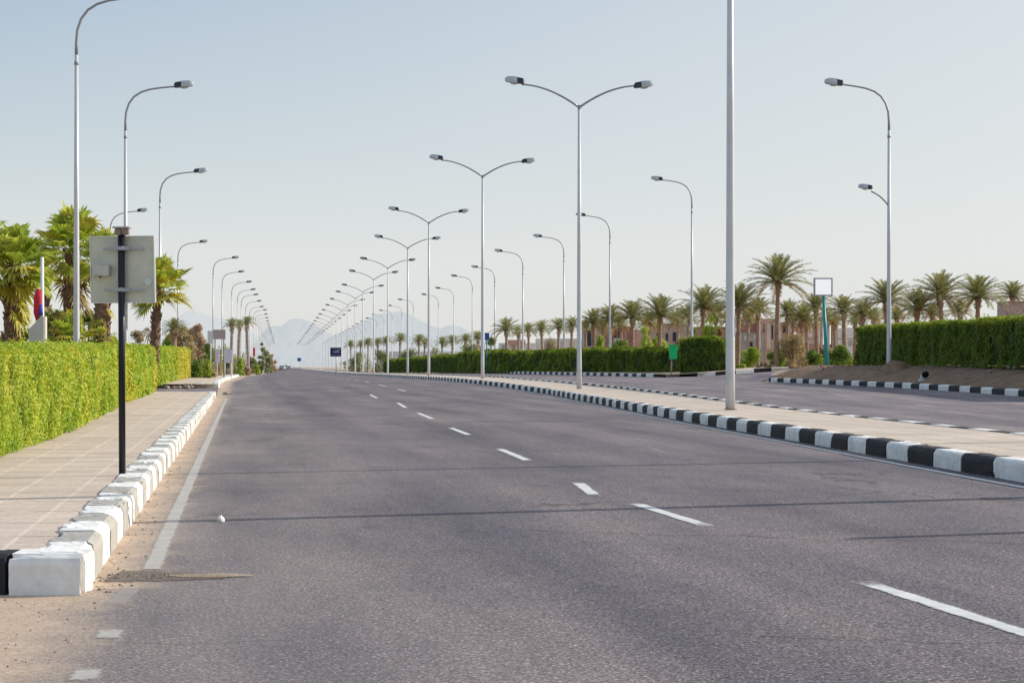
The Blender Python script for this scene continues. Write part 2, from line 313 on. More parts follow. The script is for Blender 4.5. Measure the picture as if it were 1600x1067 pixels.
# ------------------------------------------------------------------ object helpers
def tag(o, label=None, cat=None, group=None, kind=None):
    if label: o['label'] = label
    if cat: o['category'] = cat
    if group: o['group'] = group
    if kind: o['kind'] = kind
    return o
def empty(name, loc, rz=0):
    o = bpy.data.objects.new(name, None); C.objects.link(o); o.location = loc; o.rotation_euler = (0, 0, rz); o.empty_display_size = .3
    return o
def link(name, me, mats, parent=None, smooth=False):
    for m in (mats if isinstance(mats, (list, tuple)) else [mats]): me.materials.append(m)
    if smooth: me.polygons.foreach_set('use_smooth', [True] * len(me.polygons))
    o = bpy.data.objects.new(name, me); C.objects.link(o); o.parent = parent
    return o
class MB:
    """collects boxes, tubes, quads; builds ONE mesh"""
    def __init__(s): s.v, s.f, s.m, s.uv = [], [], [], []
    def add(s, vs, fs, mi=0):
        n = len(s.v); s.v += [tuple(v) for v in vs]
        for f in fs: s.f.append(tuple(n + i for i in f)); s.m.append(mi)
    def box(s, c, d, mi=0, rz=0, tilt=None):
        x, y, z = d[0] / 2, d[1] / 2, d[2] / 2
        vs = [Vector((a * x, b * y, e * z)) for a in (-1, 1) for b in (-1, 1) for e in (-1, 1)]
        mt = Matrix.Rotation(rz, 3, 'Z')
        if tilt: mt = mt @ Matrix.Rotation(tilt, 3, 'Y')
        vs = [mt @ v + Vector(c) for v in vs]
        s.add(vs, [(0, 1, 3, 2), (4, 6, 7, 5), (0, 4, 5, 1), (2, 3, 7, 6), (0, 2, 6, 4), (1, 5, 7, 3)], mi)
    def tube(s, pts, rads, n=12, mi=0, cap=True):
        pts = [Vector(p) for p in pts]
        if not hasattr(rads, '__len__'): rads = [rads] * len(pts)
        rings = []
        up = None
        for i, p in enumerate(pts):
            t = (pts[min(i + 1, len(pts) - 1)] - pts[max(i - 1, 0)]).normalized()
            if up is None: up = t.orthogonal().normalized()
            up = (up - t * up.dot(t)).normalized(); w = t.cross(up)
            rings.append([p + (up * math.cos(2 * math.pi * k / n) + w * math.sin(2 * math.pi * k / n)) * rads[i] for k in range(n)])
        vs = [v for r in rings for v in r]; fs = []
        for i in range(len(pts) - 1):
            for k in range(n):
                a, b = i * n + k, i * n + (k + 1) % n
                fs.append((a, b, b + n, a + n))
        if cap: fs += [tuple(range(n))[::-1], tuple((len(pts) - 1) * n + k for k in range(n))]
        s.add(vs, fs, mi)
    def build(s, name, mats, parent=None, smooth=False, bevel=0):
        me = bpy.data.meshes.new(name); me.from_pydata(s.v, [], s.f); me.polygons.foreach_set('material_index', s.m)
        if bevel:
            bm = bmesh.new(); bm.from_mesh(me)
            bmesh.ops.bevel(bm, geom=bm.edges[:], offset=bevel, segments=2, affect='EDGES', clamp_overlap=True); bm.to_mesh(me); bm.free()
        if s.uv and len(s.uv) == len(me.loops):
            ul = me.uv_layers.new(name='UVMap')
            for l_, q in zip(ul.data, s.uv): l_.uv = q
        me.update()
        return link(name, me, mats, parent, smooth)
def smooth_by_angle(o):
    o.data.polygons.foreach_set('use_smooth', [True] * len(o.data.polygons))
    for e in o.data.edges: pass

def leaf_mesh(name, pos, nrm, size, asp=.55, mats=None, mi=None, parent=None, extra=None, flop=.55):
    """numpy cloud of rhombic leaves; pos Nx3, nrm Nx3 preferred facing, size N"""
    n = len(pos)
    nr = nrm + RNG.normal(0, flop, (n, 3)); nr /= np.linalg.norm(nr, axis=1)[:, None] + 1e-9
    a = RNG.normal(0, 1, (n, 3)); a -= nr * (a * nr).sum(1)[:, None]; a /= np.linalg.norm(a, axis=1)[:, None] + 1e-9
    b = np.cross(nr, a)
    s = size[:, None]
    q = np.stack([pos - a * s * .5, pos + b * s * .5 * asp - a * s * .08, pos + a * s * .5, pos - b * s * .5 * asp - a * s * .08], 1).reshape(-1, 3)
    fi = np.arange(n * 4).reshape(n, 4)
    vs, fs, ms = q, fi, (mi if mi is not None else np.zeros(n, int))
    ev, ef, em = extra if extra else ([], [], [])
    me = bpy.data.meshes.new(name)
    nv = len(vs) + len(ev); nf = len(fs) + len(ef)
    me.vertices.add(nv); co = np.concatenate([vs, np.array(ev).reshape(-1, 3)]) if len(ev) else vs
    me.vertices.foreach_set('co', co.ravel())
    loops = [fs.ravel()] + [np.array(f) + len(vs) for f in ef]
    tot = np.array([4] * len(fs) + [len(f) for f in ef]); start = np.concatenate([[0], np.cumsum(tot)[:-1]])
    L = np.concatenate(loops)
    me.loops.add(len(L)); me.loops.foreach_set('vertex_index', L)
    me.polygons.add(nf); me.polygons.foreach_set('loop_start', start); me.polygons.foreach_set('loop_total', tot)
    me.polygons.foreach_set('material_index', np.concatenate([ms, np.array(em, int)]).astype(int) if len(ef) else ms)
    me.update(calc_edges=True); me.validate()
    return link(name, me, mats, parent)

# ------------------------------------------------------------------ ground sheets
YS = list(np.arange(2, 60, 1.0)) + list(np.arange(60, 300, 3.0)) + list(np.arange(300, 1000, 25.0)) + [1000, 1300, 1800, 2600, 4000]
def strip(name, fa, fb, off, m, ys=YS, nx=6, kind='structure', uvo=None):
    vs, fs, uvs = [], [], []
    for y in ys:
        a, b = fa(y), fb(y)
        for i in range(nx + 1):
            x = a + (b - a) * i / nx
            vs.append((x, y, h(x, y) + off)); uvs.append((x - (uvo(y) if uvo else a), y))
    for j in range(len(ys) - 1):
        for i in range(nx):
            k = j * (nx + 1) + i; fs.append((k, k + 1, k + nx + 2, k + nx + 1))
    me = bpy.data.meshes.new(name); me.from_pydata(vs, [], fs); uvl = me.uv_layers.new(name='UVMap')
    for l in me.loops: uvl.data[l.index].uv = uvs[l.vertex_index]
    me.update(); o = link(name, me, m, None, True)
    if kind: o['kind'] = kind
    return o
# base ground: one sheet to the horizon
def ground():
    ss = [-6000, -2500, -900, -350, -150, -70, -40, -28, -22, -18, -15, -12, -9, -6, -3, -1.5, 0, 1.5, 3, 6, 8, 10, 11, 12, 13, 14, 15, 16, 17, 18, 20, 22, 25, 30, 40, 60, 100, 200, 400, 1000, 2500, 6000]
    ys = [-60, -30, -10, 0, 4, 8] + list(np.arange(12, 130, 4.0)) + list(np.arange(130, 320, 10.0)) + [340, 400, 500, 700, 1000, 1500, 2500, 4000, 9000]
    vs, fs = [], []
    for y in ys:
        for s in ss:
            x = XM(min(y, 1500)) + s
            z = h(x, y) - .06
            if s < -15: z += 0
            vs.append((x, y, z))
    n = len(ss)
    for j in range(len(ys) - 1):
        for i in range(n - 1):
            k = j * n + i; fs.append((k, k + 1, k + n + 1, k + n))
    me = bpy.data.meshes.new('ground'); me.from_pydata(vs, [], fs); me.update()
    o = link('ground', me, M['sand'], None, True); o['kind'] = 'structure'
ground()
def left_edge(y): return XL(y) - (14 if y < 8.8 else .02)
near_ys = [-8, -4, 0, 2, 3, 4, 5, 6, 7, 8, 8.4, 8.75, 8.82] + [y for y in YS if y > 8.9]
strip('road', left_edge, lambda y: XM(y) - MH + .02, 0, M['asphalt'], near_ys, 10, uvo=XL)
strip('opposite_road', lambda y: XM(y) + MH - .02, lambda y: XR(y) + .02, 0, M['asphalt_r'], [-8, -4, 0] + YS, 8, uvo=XR)
# side streets
def quad_strip(name, pts_fn, m, ys, nx, off): return strip(name, pts_fn[0], pts_fn[1], off, m, ys, nx, uvo=XL)
strip('side_street', lambda y: XL(y) - 40, lambda y: XL(y) - .02, .0, M['asphalt_r'], list(np.arange(66.5, 82, 2.5)), 8)
strip('side_street', lambda y: XR(y) + .02, lambda y: XR(y) + 34, .004, M['asphalt_r'], list(np.arange(90, 109, 2.0)), 14)
# pavements
KW = .24; KH = .2
HEDGE = [(10, -3.95), (14, -4.6), (18.7, -5.3), (22.1, -5.7), (28.3, -6.75), (44, -9.55), (66, -13.15), (80, -15.8), (105, -18.9)]
HX = lambda y: lerp_tab(HEDGE, y)
strip('pavement', lambda y: HX(y) - .15, lambda y: XL(y) - KW + .01, KH - .012, M['walk'], [8.75] + list(np.arange(9.5, 65.5, 1.0)) + [65.4], 4, uvo=XL)
strip('soil_bed', lambda y: HX(y) - 30, lambda y: HX(y) - .1, KH - .03, M['soil'], [8.8] + list(np.arange(11, 66, 3.0)) + [65.3], 5)
strip('pavement', lambda y: XL(y) - 3.4, lambda y: XL(y) - KW + .01, KH - .012, M['walk'], list(np.arange(82, 300, 4.0)) + list(np.arange(300, 1000, 50.0)), 3, uvo=XL)
strip('soil_bed', lambda y: XL(y) - 40, lambda y: XL(y) - 3.35, KH - .03, M['sand'], list(np.arange(82.5, 300, 6.0)) + list(np.arange(300, 1000, 50.0)), 4)
strip('median', lambda y: XM(y) - MH + KW - .01, lambda y: XM(y) + MH - KW + .01, KH - .01, M['median'], [-8, -4, 0] + YS, 4, uvo=XM)
# right-hand verge
strip('verge', lambda y: XR(y) + KW - .01, lambda y: XR(y) + 16, KH - .03, M['soil'], list(np.arange(20, 90, 1.5)), 16)
strip('verge', lambda y: XR(y) + KW - .01, lambda y: XR(y) + 40, KH - .03, M['sand'], list(np.arange(109.5, 300, 3.0)), 18)

# ------------------------------------------------------------------ kerbs
LAT = np.random.default_rng(3).normal(0, 1, (64, 64, 64))
def vnoise(x, y, z):
    xi, yi, zi = np.floor(x).astype(int), np.floor(y).astype(int), np.floor(z).astype(int); fx, fy, fz = x - xi, y - yi, z - zi
    fx, fy, fz = [f * f * (3 - 2 * f) for f in (fx, fy, fz)]; g = lambda a, b, c: LAT[(xi + a) % 64, (yi + b) % 64, (zi + c) % 64]
    mx = lambda p, q, t: p + (q - p) * t
    return mx(mx(mx(g(0, 0, 0), g(1, 0, 0), fx), mx(g(0, 1, 0), g(1, 1, 0), fx), fy), mx(mx(g(0, 0, 1), g(1, 0, 1), fx), mx(g(0, 1, 1), g(1, 1, 1), fx), fy), fz)

def kerb(name, fx, y0, y1, L, side, mats, jit=.02, seed=1, first=0, chip=False):
    """side=+1: road lies to +x of the line; the line is the road face. Individual blocks, one mesh."""
    rnd = random.Random(seed); mb = MB()
    path = fx if isinstance(fx, list) else None
    if not path:
        path = []; y = y0
        while y < y1: path.append((fx(y), y)); y += .25 if y < 60 else .5
        path.append((fx(y1), y1))
    P = [Vector((a, b)) for a, b in path]; S = [0]
    for a, b in zip(P, P[1:]): S.append(S[-1] + (b - a).length)
    S = np.array(S); PX = np.array([p.x for p in P]); PY = np.array([p.y for p in P])
    at = lambda s: Vector((float(np.interp(s, S, PX)), float(np.interp(s, S, PY))))
    s = 0; i = first
    while s < S[-1] - .1:
        l = L * rnd.uniform(.93, 1.07); e = min(s + l, S[-1]); g = .006
        a, b = at(s + g), at(e - g); t = (b - a).normalized()
        n = Vector((t.y, -t.x)) * side          # toward the road
        off = rnd.uniform(-jit, jit) * .5; dz = rnd.uniform(-jit, jit) * .3
        prof = [(off, -.12), (off - .004, KH * .72 + dz), (off - .018, KH * .90 + dz), (off - .045, KH + dz), (-KW + off, KH + dz + .002), (-KW + off, -.12)]
        ra, rb = [], []
        for (q, z) in prof:
            for arr, p in ((ra, a), (rb, b)):
                jx, jz = rnd.gauss(0, jit * .22), rnd.gauss(0, jit * .18); w = p + n * (q + jx) + t * rnd.uniform(0, jit * .3) * (1 if p is a else -1); arr.append((w.x, w.y, h(p.x, p.y) + z + jz * (z > 0)))
        k = len(prof); fs = [(j, (j + 1) % k, k + (j + 1) % k, k + j) for j in range(k)] + [tuple(range(k))[::-1], tuple(range(k, 2 * k))]
        mb.add(ra + rb, fs, i % 2); s = e; i += 1
    o = mb.build(name, mats); o['kind'] = 'structure'
    if chip:
        bm = bmesh.new(); bm.from_mesh(o.data)
        bmesh.ops.recalc_face_normals(bm, faces=bm.faces)
        bmesh.ops.subdivide_edges(bm, edges=bm.edges[:], cuts=5, use_grid_fill=True); bm.normal_update()
        co_ = np.array([v.co[:] for v in bm.verts]); nn = np.array([v.normal[:] for v in bm.verts])
        a_ = vnoise(co_[:, 0] * 9, co_[:, 1] * 9, co_[:, 2] * 9); b_ = vnoise(co_[:, 0] * 26, co_[:, 1] * 26, co_[:, 2] * 26)
        # edges (normals off-axis) chip more than flat faces
        sharp = 1 - np.abs(nn).max(1); dsp = b_ * .0025 - np.clip(a_ + .5 * b_ - .35, 0, 1.2) * (.004 + .07 * sharp) * float(chip)
        for v, q in zip(bm.verts, dsp): v.co += v.normal * q
        bm.to_mesh(o.data); bm.free()
    bm = bmesh.new(); bm.from_mesh(o.data); bmesh.ops.recalc_face_normals(bm, faces=bm.faces); bm.to_mesh(o.data); bm.free()
    return o
# left kerb with its corner turning away to the left at the near end
kx = XL(8.72)
kerb('kerb', XL, 8.72, 65.2, .6, 1, [M['k_white'], M['k_grey']], .011, 3, 0, 1.4)
kerb('kerb', [(kx - .0, 8.62), (kx - .36, 8.63)], 0, 0, .5, -1, [M['k_white'], M['k_white']], .012, 4, 0, 2.4)
kerb('kerb', [(kx - .365, 8.63), (kx - 1.0, 8.70), (kx - 3, 8.9), (kx - 8, 9.4)], 0, 0, .5, -1, [M['k_black'], M['k_white']], .02, 4, 0, True)
kerb('kerb', lambda y: XL(y), 82.5, 260, .62, 1, [M['k_white'], M['k_white']], .02, 5)
kerb('kerb', [(XL(82.5), 82.45), (XL(82.5) - .6, 82.45), (XL(82.5) - 1.1, 82.5)], 0, 0, .6, -1, [M['k_white'], M['k_white']], .02, 6)
kerb('kerb', [(XL(82.5) - 1.1, 82.5), (XL(82.5) - 3.5, 82.5)], 0, 0, .6, -1, [M['k_grey'], M['walk']], .02, 16)
kerb('kerb', [(XL(82.5) - 3.5, 82.55), (XL(82.5) - 36, 82.6)], 0, 0, 2.5, -1, [M['sand'], M['soil']], .04, 17)
kerb('kerb', lambda y: XL(y), 260, 900, 6, 1, [M['k_white'], M['k_white']], .02, 7)
kerb('kerb', lambda y: XM(y) - MH, 3, 290, .93, -1, [M['k_white'], M['k_black']], .014, 8, 1, True)
kerb('kerb', lambda y: XM(y) - MH, 290, 900, 6, -1, [M['k_white'], M['k_grey']], .01, 9)
kerb('kerb', lambda y: XM(y) + MH, 3, 290, .93, 1, [M['k_white'], M['k_black']], .014, 10)
kerb('kerb', XR, 20, 88.4, 1.2, -1, [M['k_white'], M['k_black']], .014, 11)
# corner of the junction on the far side, sweeping right
cor = [(XR(y), y) for y in np.arange(230, 112, -2.0)]
c0 = cor[-1]
for a in range(1, 10):
    th = a / 9 * R(80); r_ = 5.0
    cor.append((c0[0] + .10 * a + r_ * (1 - math.cos(th)), c0[1] - r_ * math.sin(th)))
e0 = cor[-1]
cor += [(e0[0] + i * 1.5, e0[1] + i * .35) for i in range(1, 13)]
kerb('kerb', cor, 0, 0, 1.2, 1, [M['k_white'], M['k_black']], .014, 12)

# ------------------------------------------------------------------ painted markings
def poly_line(mb, pts, w, mi=0, off=.004, seg=1.0, wob=0):
    for (x0, y0), (x1, y1) in zip(pts, pts[1:]):
        L = math.hypot(x1 - x0, y1 - y0); n = max(1, int(L / seg))
        tx, ty = (x1 - x0) / L, (y1 - y0) / L; nx, ny = ty, -tx
        vs = []
        for i in range(n + 1):
            x, y = x0 + (x1 - x0) * i / n, y0 + (y1 - y0) * i / n
            ww = w / 2 * (1 + random.uniform(-wob, wob))
            for sg in (-1, 1):
                a, b = x + nx * ww * sg, y + ny * ww * sg; vs.append((a, b, h(a, b) + off))
        fd = .22 if L > 1 else .07
        mb.add(vs, [(2 * i, 2 * i + 1, 2 * i + 3, 2 * i + 2) for i in range(n)], mi)
        for i in range(n):
            ea, eb = min(1, i * L / n / fd, (n - i) * L / n / fd), min(1, (i + 1) * L / n / fd, (n - i - 1) * L / n / fd)
            if len(pts) > 2: ea = eb = 1
            mb.uv += [(0, ea), (1, ea), (1, eb), (0, eb)]
mb = MB()
dashes = [((2.35, 6.1), (1.79, 9.18)), ((1.36, 12.3), (.97, 14.5)), ((.71, 15.25), (.62, 17.1)), ((.195, 20.95), (-.18, 24.1)),
          ((-.68, 28.8), (-1.12, 32.4)), ((-1.66, 37.6), (-2.25, 42.8)), ((-2.85, 48.1), (-3.5, 54.8)), ((-4.7, 62.5), (-5.55, 70))]
y = 76
while y < 420:
    xx = lambda q: XM(q) - 1.35 - (XM(q) - 1.35 - XL(q)) * .40
    dashes.append(((xx(y), y), (xx(y + 4), y + 4))); y += 10.5
for a, b in dashes: poly_line(mb, [a, b], .13, 0, wob=.05, seg=.4)
o = mb.build('lane_markings', [M['line']]); o['kind'] = 'structure'
mb = MB()
def seg_edge(y0, y1, d, w): poly_line(mb, [(XL(y) + d(y), y) for y in np.linspace(y0, y1, max(2, int((y1 - y0) / 1.5)))], w, seg=.5, wob=.05)
seg_edge(9.72, 62, lambda y: .27 + .002 * (y - 9), .125)
o = mb.build('edge_marking', [M['line_old']]); o['kind'] = 'structure'
mb = MB()
for (y0, y1, x0) in ((8.2, 9.05, -1.83), ): poly_line(mb, [(x0, y0), (x0 - .07, y1)], .13, seg=.2, wob=.1)
poly_line(mb, [(bear(1015, 24.2), 24.2), (bear(1040, 22.9), 22.9)], .08, seg=.3, wob=.1)
o = mb.build('edge_marking', [M['line_faint']]); o['kind'] = 'structure'
mb = MB()
for (y0, y1, x0) in ((7.21, 7.52, -1.635), (6.25, 6.55, -1.50)): poly_line(mb, [(x0, y0), (x0 - .04, y1)], .13, seg=.1, wob=.08)
o = mb.build('edge_marking', [M['line_old']]); o['kind'] = 'structure'
mb = MB(); poly_line(mb, [(XM(y) - MH - .25, y) for y in np.arange(4, 200, 2.0)], .11, seg=1, wob=.06)
o = mb.build('edge_marking', [M['line']]); o['kind'] = 'structure'
mb = MB()
for y0 in np.arange(26, 180, 9.0):
    xx = lambda q: (XM(q) + XR(q)) / 2 + .6
    poly_line(mb, [(xx(y0), y0), (xx(y0 + 3), y0 + 3)], .12)
o = mb.build('lane_markings', [M['line_old']]); o['kind'] = 'structure'
# broken trench patch across the gutter
mb = MB(); pts = []
n = 26
top, bot = [], []
for i in range(n + 1):
    t = i / n; x = -2.10 + t * .62; wv = .36 * (1 - .6 * t ** 2)
    top.append((x, 9.36 + wv * .9 + random.uniform(-.03, .03), .004)); bot.append((x, 9.36 - wv * .6 + random.uniform(-.02, .02), .004))
mb.add(top + bot, [(i, n + 1 + i, n + 2 + i, i + 1) for i in range(n)])
for t in range(n): mb.uv += [(0, 1), (1, 1), (1, 1), (0, 1)]
o = mb.build('road_patch', [M['trench']]); o['kind'] = 'structure'
mb = MB(); top, bot = [], []
for i in range(19):
    t = i / 18; x = -1.80 + t * .44; wv = .11 * math.sin(math.pi * min(1, t * .9 + .06)) ** .8
    top.append((x, 9.40 + wv + random.uniform(-.008, .008), .008)); bot.append((x, 9.40 - wv + random.uniform(-.008, .008), .008))
mb.add(top + bot, [(i, 19 + i, 20 + i, i + 1) for i in range(18)])
for t in range(18): mb.uv += [(0, 1), (1, 1), (1, 1), (0, 1)]
o = mb.build('sand_drift', [M['drift']]); o['kind'] = 'structure'

def stones(name, pts, mats, label=None):
    mb = MB(); rnd = random.Random(len(pts))
    for (x, y, z, s, mi) in pts:
        bm = bmesh.new(); bmesh.ops.create_icosphere(bm, subdivisions=1, radius=s)
        vs = [Vector((v.co.x * rnd.uniform(.7, 1.3), v.co.y * rnd.uniform(.7, 1.3), v.co.z * rnd.uniform(.5, .9))) + Vector((x, y, z + s * .25)) for v in bm.verts]
        mb.add(vs, [tuple(v.index for v in f.verts) for f in bm.faces], mi); bm.free()
    return mb.build(name, mats)
rnd = random.Random(5); pts = []
for i in range(300):
    t = rnd.random() ** .8; pts.append((-2.12 + t * .66, 9.40 + rnd.gauss(0, .085) * (1.1 - t * .7), .004, rnd.uniform(.0025, .006), rnd.choice((0, 1, 1))))
for i in range(170):       # specks over the sandy corner
    y_ = rnd.uniform(6.0, 8.5); x_ = XL(y_) - rnd.uniform(-.15, 1.1); pts.append((x_, y_, 0, rnd.uniform(.002, .007), rnd.choice((0, 1, 1))))
for i in range(260):      # grit along the gutter
    y_ = 8.7 + 45 * rnd.random() ** 2; x_ = XL(y_) + abs(rnd.gauss(.03, .10)); pts.append((x_, y_, h(x_, y_), rnd.uniform(.003, .010), rnd.choice((0, 1))))
for i in range(150):      # grit in front of the median kerb
    y_ = 12 + 30 * rnd.random() ** 1.6; x_ = XM(y_) - MH - abs(rnd.gauss(0, .05)); pts.append((x_, y_, h(x_, y_), rnd.uniform(.005, .014), rnd.choice((0, 1))))
tag(stones('gravel', pts, [M['rubble'], M['trunk']]), 'loose grit and pebbles scattered in the gutter and sandy corner', 'gravel', kind='stuff')
# litter on the road
gx, gy = bear(345, 12.75), 12.75
mb = MB(); rnd = random.Random(2); nseg = 10; rings = []
for i in range(5):
    zz = [0, .014, .027, .036, .042][i]; rr = [.022, .027, .021, .013, .003][i]
    rings.append([(gx + math.cos(k / nseg * 6.283) * rr * rnd.uniform(.7, 1.25), gy + math.sin(k / nseg * 6.283) * rr * rnd.uniform(.7, 1.25), zz + rnd.uniform(-.004, .004) + .003) for k in range(nseg)])
mb.add([v for r in rings for v in r], [(i * nseg + k, i * nseg + (k + 1) % nseg, (i + 1) * nseg + (k + 1) % nseg, (i + 1) * nseg + k) for i in range(4) for k in range(nseg)] + [tuple(range(nseg))])
tag(mb.build('crumpled_paper', [M['white']]), 'crumpled white scrap of litter lying on the road near the left edge line', 'litter')

# ------------------------------------------------------------------ street lamps
def lamp_head_parts(root, x, z, dirx, far, s=1.0, tilt=.10):
    """lamp head centred near x,z; dirx=+1 outer end points +x"""
    mb = MB()
    def P_(u, w, q): # u along the head from inner(0) to outer(.74), w half width, q height
        ux = (u - .37) * s; uz = q * s + ux * tilt
        return (x + dirx * ux, w * s, z + uz)
    secs = [(.27, .150, -.09, .15), (.45, .155, -.09, .15), (.62, .14, -.085, .135), (.72, .10, -.06, .09), (.75, .05, -.03, .05)]
    vs, fs = [], []
    for (u, w, a, b) in secs:
        vs += [P_(u, -w, a), P_(u, w, a), P_(u, w * 1.0, (a + b) / 2), P_(u, w * .75, b), P_(u, -w * .75, b), P_(u, -w, (a + b) / 2)]
    for i in range(len(secs) - 1):
        for k in range(6): fs.append((i * 6 + k, i * 6 + (k + 1) % 6, i * 6 + 6 + (k + 1) % 6, i * 6 + 6 + k))
    fs += [tuple(range(6)), tuple(range(24, 30))]
    mb.add(vs, fs, 0)
    hd = mb.build('lamp_head', [M['head'] if not far else M['arm']], root)
    mb = MB(); vs, fs = [], []
    for (u, w, a, b) in ((-.02, .09, -.07, .06), (.03, .13, -.09, .12), (.268, .14, -.09, .135)):
        vs += [P_(u, -w, a), P_(u, w, a), P_(u, w * .8, b), P_(u, -w * .8, b)]
    for i in range(2):
        for k in range(4): fs.append((i * 4 + k, i * 4 + (k + 1) % 4, i * 4 + 4 + (k + 1) % 4, i * 4 + 4 + k))
    fs += [(0, 1, 2, 3), (8, 9, 10, 11)]
    mb.add(vs, fs, 0); mb.build('ballast_housing', [M['head_dark']], hd)
    mb = MB(); vs, fs = [], []
    nn = 10
    for i, (rr, dz) in enumerate(((.13, -.088), (.12, -.12), (.08, -.15), (.0, -.16))):
        for k in range(nn):
            a = k / nn * 6.2832; vs.append(P_(.40 + rr * 1.25 * math.cos(a), rr * math.sin(a), dz))
    for i in range(3):
        for k in range(nn): fs.append((i * nn + k, i * nn + (k + 1) % nn, i * nn + nn + (k + 1) % nn, i * nn + nn + k))
    mb.add(vs, fs, 0); mb.build('lens', [M['lens']], hd, True)
    return hd
def fix_normals(root):
    for c in root.children_recursive:
        if c.type == 'MESH':
            bm = bmesh.new(); bm.from_mesh(c.data); bmesh.ops.recalc_face_normals(bm, faces=bm.faces); bm.to_mesh(c.data); bm.free()
HH = 12.5
def pole_parts(root, top, pm, joint=None):
    mb = MB(); mb.tube([(0, 0, 0), (0, 0, .9), (0, 0, top * .55), (0, 0, top)], [.102, .098, .078, .055], 16); mb.build('pole', [pm], root, True)
    mb = MB(); mb.box((0, 0, .008), (.23, .23, .016))
    mb.build('base_plate', [M['brown']], root)
    if joint:
        mb = MB(); mb.tube([(0, 0, joint), (0, 0, joint + .10)], [.070, .069], 16); mb.build('collar', [M['arm']], root, True)
    mb = MB(); mb.box((.094, 0, 1.75), (.022, .09, .42)); mb.build('hatch', [M['bracket']], root)
def make_double(far=0):
    root = empty('double_street_lamp', (0, 0, 0))
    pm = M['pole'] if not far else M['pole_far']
    top = HH - .93 - .26
    pole_parts(root, top, pm)
    for sx in (-1, 1):
        mb = MB(); pts = []
        for i in range(13):
            t = i / 12
            x = sx * (.03 + 2.28 * t); z = top - .03 + .86 * (1 - (1 - t) ** 1.9) * .98 + .03 * t
            pts.append((x, 0, z))
        mb.tube(pts, [.045 - .012 * i / 12 for i in range(13)], 10); mb.build('arm', [M['arm']], root, True)
        lamp_head_parts(root, sx * 2.6, HH - .25 + (.05 if sx < 0 else -.06), sx, far)
    mb = MB(); mb.tube([(0, 0, top - .12), (0, 0, top + .04)], [.064, .064], 14); mb.build('collar', [M['arm']], root, True)
    fix_normals(root)
    return root
def make_single(sx, far=0, bracket=False):
    root = empty('street_lamp', (0, 0, 0)); pm = M['pole'] if not far else M['pole_far']
    pole_parts(root, HH - 1.9, pm, HH - 2.2)
    mb = MB()
    ctrl = [(0, -2.0), (.0, -1.55), (.03, -1.15), (.14, -.80), (.34, -.52), (.62, -.33), (.98, -.21), (1.4, -.14), (1.75, -.10), (2.0, -.075)]
    mb.tube([(sx * a, 0, HH + b) for a, b in ctrl], [.054, .050, .046, .042, .040, .038, .036, .035, .034, .033], 10); mb.build('arm', [M['arm'] if not far else M['arm']], root, True)
    lamp_head_parts(root, sx * 2.32, HH, sx, far)
    if bracket:
        mb = MB(); z0 = HH - 5.0
        mb.tube([(0, 0, z0), (sx * .18, 0, z0 + .22), (sx * .40, 0, z0 + .42), (sx * .62, 0, z0 + .55), (sx * .75, 0, z0 + .60)], [.03] * 5, 8); mb.build('arm', [M['arm']], root, True)
        lamp_head_parts(root, sx * 1.0, z0 + .78, sx, far, .75)
    fix_normals(root)
    return root
def copy_tree(o, parent=None):
    c = o.copy(); C.objects.link(c); c.parent = parent
    for ch in list(o.children): copy_tree(ch, c)
    return c
def merged(root, name):
    """a single-mesh version of a thing for copies too small to show parts"""
    mb = MB(); mats = []
    for c in [x for x in root.children_recursive if x.type == 'MESH']:
        for m in c.data.materials:
            if m not in mats: mats.append(m)
        mb.add([v.co for v in c.data.vertices], [tuple(p.vertices) for p in c.data.polygons], mats.index(c.data.materials[0]))
    return mb.v, mb.f, mb.m, mats
def mini(root, name, polemat):
    v, f, m, mats = merged(root, name)
    me = bpy.data.meshes.new(name); me.from_pydata(v, [], f); me.polygons.foreach_set('material_index', m)
    for x in mats: me.materials.append(polemat if x in (M['pole'], M['pole_far']) else x)
    return me

HEAD = lambda y: -.13
def z_at(x, y, up=KH): return h(x, y) + up
D = [(905, 165), (754, 281), (670, 352), (637, 390), (606, 420), (584, 437), (567, 456), (555, 465.5)]
dspots = [(6.75, 15.9), (4.58, 37.6)]
for u, v in D:
    d = 10.45 * F / (HOR - v); dspots.append((bear(u, d), d))
y = dspots[-1][1] + 29
while y < 900:
    dspots.append((XM(y), y)); y += 29 if y < 600 else 45
ordn = ['first', 'second', 'third', 'fourth', 'fifth', 'sixth', 'seventh', 'eighth', 'ninth', 'tenth', 'eleventh', 'twelfth', 'thirteenth', 'fourteenth', 'fifteenth', 'sixteenth', 'seventeenth', 'eighteenth']
dlab = {0: 'nearest double lamp post on the median, out of frame, casting the longest road shadow',
        1: 'tall thick white pole on the median whose top leaves the frame',
        2: 'largest double-armed street lamp with both lamps in view, standing on the paved median',
        3: 'second double-armed street lamp on the median, next beyond the largest one in full view'}
dp, dpf = make_double(0), make_double(1)
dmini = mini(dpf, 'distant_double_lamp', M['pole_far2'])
usedn = usedf = False
for i, (x, y) in enumerate(dspots):
    z = z_at(x, y)
    if i < 16:
        if i < 6:
            o = dp if not usedn else copy_tree(dp); usedn = True
        else:
            o = dpf if not usedf else copy_tree(dpf); usedf = True
        lab = dlab.get(i, '%s double-armed street lamp along the median, counting from the largest' % ordn[i - 2] if i - 2 < len(ordn) else '')
    else:
        o = bpy.data.objects.new('double_street_lamp', dmini); C.objects.link(o)
        lab = 'tiny pale double-armed street lamp far down the median near the vanishing point'
    o.location = (x, y, z); o.rotation_euler = (0, 0, R(7.4) if y > 80 else R(4.5) if i != 1 else R(4))
    if i == 2: o.location.z -= .02
    tag(o, lab, 'street lamp', 'double-armed street lamps along the median' if i < 16 else 'tiny distant double lamps on the median')

